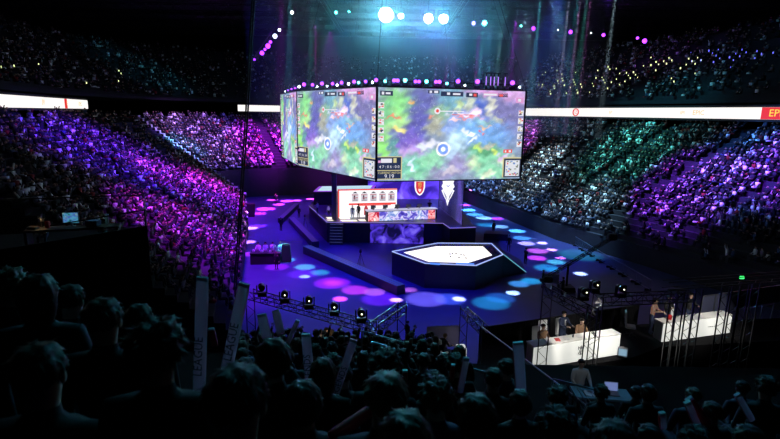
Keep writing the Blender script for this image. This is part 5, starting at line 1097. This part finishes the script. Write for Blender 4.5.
# ---------------------------------------------------------------- tech balcony at the left
zt = 10.0; c1, c0 = F(147, 226, zt), F(-40, 256, zt); t = thing('tech_balcony', 'black boxed-in technical balcony at the left', 'balcony')
back = Vector((c1.x*1.19, c1.y*1.19, 0)); P4 = [(c1.x, c1.y), (c0.x, c0.y), (c0.x-7, c0.y+6), (back.x, back.y)]
b = BM(); prism(b, P4, 0, zt-1.0); new('balcony_floor', b, 'drape', t)
b = BM(); d_ = (c1-c0).normalized(); n_ = Vector((-d_.y, d_.x, 0)); 
prism(b, [(c1.x, c1.y), (c0.x, c0.y), (c0.x+n_.x*.1, c0.y+n_.y*.1), (c1.x+n_.x*.1, c1.y+n_.y*.1)], zt-1.0, zt); new('front_parapet', b, 'drape', t)
b = BM(); prism(b, [(c1.x, c1.y), (back.x, back.y), (back.x-.1, back.y), (c1.x-.1, c1.y)], zt-1, zt-.3); new('side_parapet', b, 'drape', t)
b = BM(); e0, e1 = Vector((c1.x-.1, c1.y+.1, zt-.3)), Vector((back.x, back.y, zt-.3)); 
for p in (e0, e1, e0.lerp(e1, .5)): bar(b, p, p+Vector((0, 0, 1.0)), .03, 8)
bar(b, e1+Vector((0, 0, 1)), e0+Vector((0, 0, 1)), .03, 8); bar(b, e1+Vector((0, 0, 1)), Vector((c0.x-7, c0.y+6, zt+.7)), .03, 8); bar(b, e0+Vector((0, 0, 1)), e0+Vector((-4, -.8, .35)), .03, 8); new('rail', b, 'dark_metal', t)
zd = zt-1.0
fwd = Vector((-n_.x, -n_.y, 0))
def on_balc(px, z): # a point about 1.6 m behind the parapet on the ray column
    P = F(px, 226+(147-px)*.15, zt); return Vector((P.x*1.09, P.y*1.09, z))
dk = on_balc(75, zd); t = thing('control_desk', 'dark control desk full of gear on the technical balcony', 'desk', dk, .35); b = BM(); bevbox(b, (0, 0, .95), (3.6, .8, .08), .02); new('desk_top', b, mat('brown_top', (.05, .035, .025), .6), t)
for sx in (-1, 1): b = BM(); bevbox(b, (sx*1.7, 0, .46), (.1, .8, .9), .01); new('side_panel', b, 'black', t)
R35 = Matrix.Rotation(.35, 3, 'Z')
def dp(x, y=0, z=1.0): return dk+R35@Vector((x, y, z))
t = thing('monitor', 'monitor showing a green and blue game picture on the technical balcony', 'monitor', dp(-.1, .1), .25); b = BM(); bevbox(b, (0, 0, .38), (.66, .05, .52), .01); new('casing', b, 'grey', t)
b = BM(); box(b, (0, -.03, .38), (.58, .01, .44)); confetti('monitor_game', [(.3, (20, 60, 90)), (.42, (40, 120, 120)), (.5, (90, 170, 210)), (.57, (60, 80, 180)), (.68, (150, 210, 170))], 5, .75); new('display', b, 'monitor_game', t); b = BM(); box(b, (0, .03, .1), (.08, .06, .2)); box(b, (0, 0, .01), (.3, .22, .02)); new('stand', b, 'grey', t)
for x, s, m_, lb, nm in ((-1.5, (.4, .3, .1), 'brown_top', 'tan paper folder at the left of the control desk', 'folder'), (-.95, (.16, .16, .3), 'red', 'red-lit box on the control desk left of the monitor', 'red_box'), (.75, (.5, .4, .25), 'navy', 'dark blue case on the control desk right of the monitor', 'case'), (1.3, (.12, .12, .5), 'grey', 'grey bottle standing near the right end of the control desk', 'bottle')):
    b = BM(); bevbox(b, (0, 0, s[2]/2), s, .02); T(new(nm, b, m_, loc=dp(x, 0, 1.0)), lb, nm.replace('_', ' '))
for x, kk in ((.2, 'small_teal'), (.42, 'lens_purple'), (.3, 'dot_white')):
    pass
t = thing('desk_lamp', 'small warm desk lamp lighting papers on the control desk', 'lamp', dp(-1.25, .25), 0); b = BM(); bar(b, (0, 0, 0), (0, 0, .45), .015, 6); new('pole', b, 'dark_metal', t); b = BM(); bar(b, (0, 0, .5), (0, -.05, .4), .04, 10, .1); new('lamp_shade', b, 'dark_metal', t)
light('POINT', dp(-1.25, .1, 1.35), 3, (1, .65, .3), shadow_soft_size=.03); light('POINT', dp(.9, -.1, 1.5), 3, (.3, .9, .9), shadow_soft_size=.03)
for x, lb, hr in ((-1.35, 'operator with hand in lamp light at the left of the control desk', 'short'), (.95, 'operator in black seated right of the balcony monitor', 'curly')):
    p = dk+R35@Vector((x, .85, 0)); person('operator', p, PI+.35, lb, None, hr, 1.0, pose='sit', arms=('desk', 'desk'), slots=('blackcloth', 'navy', 'skin'), fingers=True)
# hanging cable
b = BM(); pts = [A(253.5, -4, 34), A(247, 110, 34.5), A(240, 220, 35), A(235, 290, 35.5)]; 
for dx in (-.07, .07): path(b, [p+Vector((dx, 0, 0)) for p in pts], .06, 6)
for i in range(26): p = pts[0].lerp(pts[1], i/26) ; bar(b, p+Vector((-.1, 0, 0)), p+Vector((.1, 0, .25)), .03, 4)
bar(b, pts[0], (pts[0].x, pts[0].y, 34), .07); bar(b, pts[-1], (pts[-1].x, pts[-1].y, 0), .07)
T(new('hanging_cable', b, 'black'), 'thick black cable bundle hanging from roof to floor before the left stand', 'cable')
# ================================================================ NEAR STAND: people
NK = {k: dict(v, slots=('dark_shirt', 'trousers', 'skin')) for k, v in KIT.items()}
NEAR = [ # head top px, py, distance, hair, pose kind, label
 (232, 350, 1.62, 'short', 'sit_lap', 'spectator with rounded short hair, biggest head, right of the white LEAGUE clapper'),
 (272, 330, 2.45, 'bob', 'sit_clap', 'long dark-haired spectator just behind the biggest rounded head'),
 (152, 310, 1.75, 'curly', 'stand', 'tall curly-haired spectator left of the white LEAGUE clapper'),
 (98, 288, 2.55, 'short', 'stand', 'standing spectator with teal-lit shoulder, left of the curly-haired one'),
 (33, 264, 3.1, 'long', 'stand', 'standing long-haired spectator near the left edge, below the balcony'),
 (66, 277, 3.95, 'short', 'stand', 'spectator seen in profile between the long-haired and the teal-shouldered ones'),
 (4, 262, 3.6, 'curly', 'stand', 'spectator cut by the left picture edge, below the balcony desk'),
 (136, 297, 3.9, 'bob', 'sit_lap', 'small dark head between the teal-shouldered and the curly-haired spectators'),
 (30, 330, 1.9, 'short', 'sit_lap', 'large dark silhouette filling the lower left corner'),
 (386, 362, 2.25, 'short', 'sit_lap', 'spectator with round close-cropped head at the lower centre'),
 (407, 400, 1.62, 'bob', 'sit_lap', 'teal-topped head at the bottom edge, lower centre'),
 (385, 345, 3.4, 'curly', 'sit_lap', 'curly head behind the close-cropped one at the lower centre'),
 (438, 374, 2.7, 'curly', 'sit_lap', 'curly dark head right of the teal-topped one'),
 (479, 386, 2.35, 'bob', 'sit_lap', 'broad dark head centred in the lower picture'),
 (322, 352, 3.5, 'long', 'sit_lap', 'spectator with light long hair right of the LEGENDS clapper'),
 (343, 360, 4.3, 'short', 'sit_lap', 'short-haired spectator left of the slanting LEGENDS clapper'),
 (621, 412, 1.85, 'short', 'sit_lap', 'teal-haired head at the bottom edge right of centre'),
 (559, 404, 2.5, 'curly', 'sit_lap', 'curly head left of the teal-haired one at the bottom'),
 (302, 372, 2.4, 'bob', 'sit_lap', 'spectator in a blue jacket before the LEGENDS clapper'),
 (716, 398, 4.2, 'short', 'sit_lap', 'spectator in profile among the red clappers at right'),
 (770, 374, 4.6, 'curly', 'stand', 'standing spectator at the right picture edge'),
 (745, 378, 6.2, 'short', 'stand', 'standing spectator with raised arm at the right'),
 (654, 420, 3.2, 'bob', 'sit_lap', 'small bluish head right of the teal-haired one'),
 (700, 424, 2.9, 'curly', 'sit_lap', 'dark head at the bottom right below the red clappers'),
 (755, 420, 2.8, 'short', 'sit_lap', 'dark head in the lower right corner'),
 (522, 386, 3.6, 'bob', 'sit_lap', 'dark head behind the striped red clapper')]
for px, py, Y, hr, kd, lb in NEAR:
    P = A(px, py, Y); g = ground(P.x, P.y); H_ = P.z-g; kd2 = kd
    if H_ > 1.66: kd2 = 'stand' if kd != 'sit_clap' else 'stand_clap'; s = H_/1.88
    else: kd2 = kd if kd.startswith('sit') else 'sit_lap'; s = H_/1.47
    s = max(.86, min(1.12, s)); hh = 1.88 if kd2.startswith('stand') else 1.47
    print('near', px, round(H_, 2), kd2, round(P.z-hh*s-g, 2))
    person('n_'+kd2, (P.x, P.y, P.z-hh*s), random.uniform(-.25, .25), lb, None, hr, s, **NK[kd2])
placed = [(A(px, py, Y).x, Y) for px, py, Y, *_ in NEAR]; NB = 0
nr_mat = None
Yk = 4.67
while Yk < 18.6:
    wl_, wr_ = (225-390)/FP*Yk, (572-390)/FP*Yk
    if Yk < 8.6: wr_ = .80*Yk
    elif Yk > 9.5: wr_ = (445-390)/FP*Yk
    x = wl_+random.uniform(0, .3)
    while x < wr_:
        px = 390+FP*x/Yk
        if random.random() < (.7 if px < 480 else .42) and all((x-a)**2+(Yk-c)**2 > .3 for a, c in placed):
            kd = random.choice(['sit_lap', 'sit_lap', 'sit_clap', 'sit_one', 'sit_lap']) if Yk > 5 and x < 1.8 else 'sit_lap'
            side = 'centre' if px < 470 else ('right of centre' if px < 572 else 'far right')
            dp_ = 'lower' if Yk > 11 else 'upper'
            hr = random.choice(HAIRS[:4])
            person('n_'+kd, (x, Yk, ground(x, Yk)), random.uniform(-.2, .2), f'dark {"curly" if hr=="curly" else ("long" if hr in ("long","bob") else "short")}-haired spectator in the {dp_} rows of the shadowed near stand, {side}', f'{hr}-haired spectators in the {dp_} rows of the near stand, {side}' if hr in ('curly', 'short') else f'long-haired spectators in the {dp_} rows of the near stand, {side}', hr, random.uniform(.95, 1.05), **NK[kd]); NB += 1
        x += .62
    Yk += .85
print('near filler', NB)
# ---------------------------------------------------------------- inflatable clappers
m = bpy.data.materials.new('clapper_white'); m.use_nodes = True; nt = m.node_tree; pb_ = nt.nodes['Principled BSDF']; pb_.inputs['Base Color'].default_value = (.9, .5, .7, 1); pb_.inputs['Roughness'].default_value = .35
tr = nt.nodes.new('ShaderNodeBsdfTranslucent'); tr.inputs[0].default_value = (.8, .65, .75, 1); mxs = nt.nodes.new('ShaderNodeMixShader'); mxs.inputs[0].default_value = .5
nt.links.new(pb_.outputs[0], mxs.inputs[1]); nt.links.new(tr.outputs[0], mxs.inputs[2]); nt.links.new(mxs.outputs[0], nt.nodes['Material Output'].inputs[0]); MATS['clapper_white'] = m
mat('clapper_red', (.6, .03, .04), .35); mat('clapper_ink', (.03, .03, .06), .5); mat('clapper_clear', (.75, .8, .85), .2)
def clapper(p0, p1, w_, label, word=None, m_='clapper_white', stripe=True, flat=.035, group=None):
    """p0 bottom, p1 top, world points"""
    d = p1-p0; L = d.length; q = d.to_track_quat('Z', 'Y'); t = thing('inflatable_clapper', label, 'clapper', p0, group=group); t.rotation_mode = 'QUATERNION'
    # keep the printed side towards -Y
    zx = d.normalized(); yx = Vector((0, 1, 0)); yx = (yx-zx*yx.dot(zx)).normalized(); xx = yx.cross(zx); t.rotation_quaternion = Matrix((xx, yx, zx)).transposed().to_quaternion()
    b = BM(); n_, k_ = 12, 12; V = []
    for k in range(k_+1):
        tt = k/k_; e = min(1, .55+3.5*min(tt, 1-tt)); 
        V.append([b.verts.new((w_/2*(.92+.08*e)*math.copysign(abs(math.cos(a))**.7, math.cos(a)), flat*e*math.sin(a), L*tt)) for a in [2*PI*i/n_ for i in range(n_)]])
    for k in range(k_):
        for i in range(n_):
            f_ = b.faces.new((V[k][i], V[k][(i+1) % n_], V[k+1][(i+1) % n_], V[k+1][i])); f_.material_index = 1 if stripe and i in (5, 6) else 0
    b.faces.new(V[0][::-1]); b.faces.new(V[-1]); new('tube', b, [m_, 'clapper_red'], t, True)
    b = BM(); box(b, (0, 0, L+.008), (w_*.85, .03, .03)); new('sealed_end', b, 'clapper_clear', t)
    if word: text('lettering', word, w_*1.0, 'clapper_ink', t, (0, -flat-.006, L*(.38 if word == 'LEAGUE' else .5)), (PI/2, -PI/2, 0), sx=.95)
    return t
CL = [((199, 398, 3.8), (202.5, 280, 3.8), .10, 'upright white clapper lettered LEAGUE, left of the biggest head', 'LEAGUE', 1),
      ((226, 372, 3.9), (244, 286, 3.9), .10, 'tilted white clapper behind the biggest rounded head', 'LEAGUE', 1),
      ((312, 404, 4.6), (306, 336, 4.6), .095, 'upright white clapper lettered LEGENDS near the lower centre', 'LEGENDS', 1),
      ((325, 423, 4.0), (353, 342, 4.2), .075, 'slanting white clapper left of the close-cropped head', 'LEGENDS', 1),
      ((330, 438, 2.4), (373, 409, 2.6), .07, 'grey-edged red clapper lying low before the close-cropped head', None, 0),
      ((215, 346, 5.2), (211.5, 330, 5.2), .07, 'short red and white clapper between the two tall white ones', None, 0),
      ((267, 338, 5.6), (262, 316, 5.6), .12, 'pinkish clapper held up under the truss, left one', None, 1), ((281, 334, 5.6), (276, 312, 5.8), .1, 'pinkish clapper held up under the truss, right one', None, 1),
      ((452, 380, 5.2), (453, 366, 5.2), .05, 'small red clapper at the long teal handrail', None, 0), ((460, 392, 4.2), (466, 360, 4.2), .06, 'thin pink clapper left of the broad dark head', None, 1),
      ((519, 420, 3.9), (520, 392, 3.9), .10, 'red and white striped clapper right of the broad dark head', None, 1), ((521, 394, 5.0), (518, 344, 5.0), .12, 'tall dim pink clapper standing above the striped one', None, 1),
      ((404, 392, 4.8), (405, 372, 4.8), .06, 'small bright red clapper right of the close-cropped head', None, 0), ((663, 428, 3.4), (662, 415, 3.4), .05, 'pink clapper near the small bluish head', None, 1),
      ((708, 424, 3.8), (690, 400, 3.8), .07, 'red clapper leaning left at the lower right, upper of a crossed pair', None, 0), ((700, 432, 3.7), (688, 404, 3.7), .06, 'pale clapper leaning left at the lower right, lower of a crossed pair', None, 1),
      ((752, 420, 4.2), (738, 396, 4.2), .06, 'dim violet clapper left of the standing spectator with raised arm', None, 1), ((287, 345, 5), (297, 322, 5), .05, 'narrow red-edged clapper left of the LEGENDS one', None, 1)]
for (x0, y0, Y0), (x1, y1, Y1), w_, lb, wd, wh in CL:
    p0, p1 = A(x0, y0, Y0), A(x1, y1, Y1); clapper(p0, p1, w_, lb, wd, 'clapper_white' if wh else 'clapper_red')
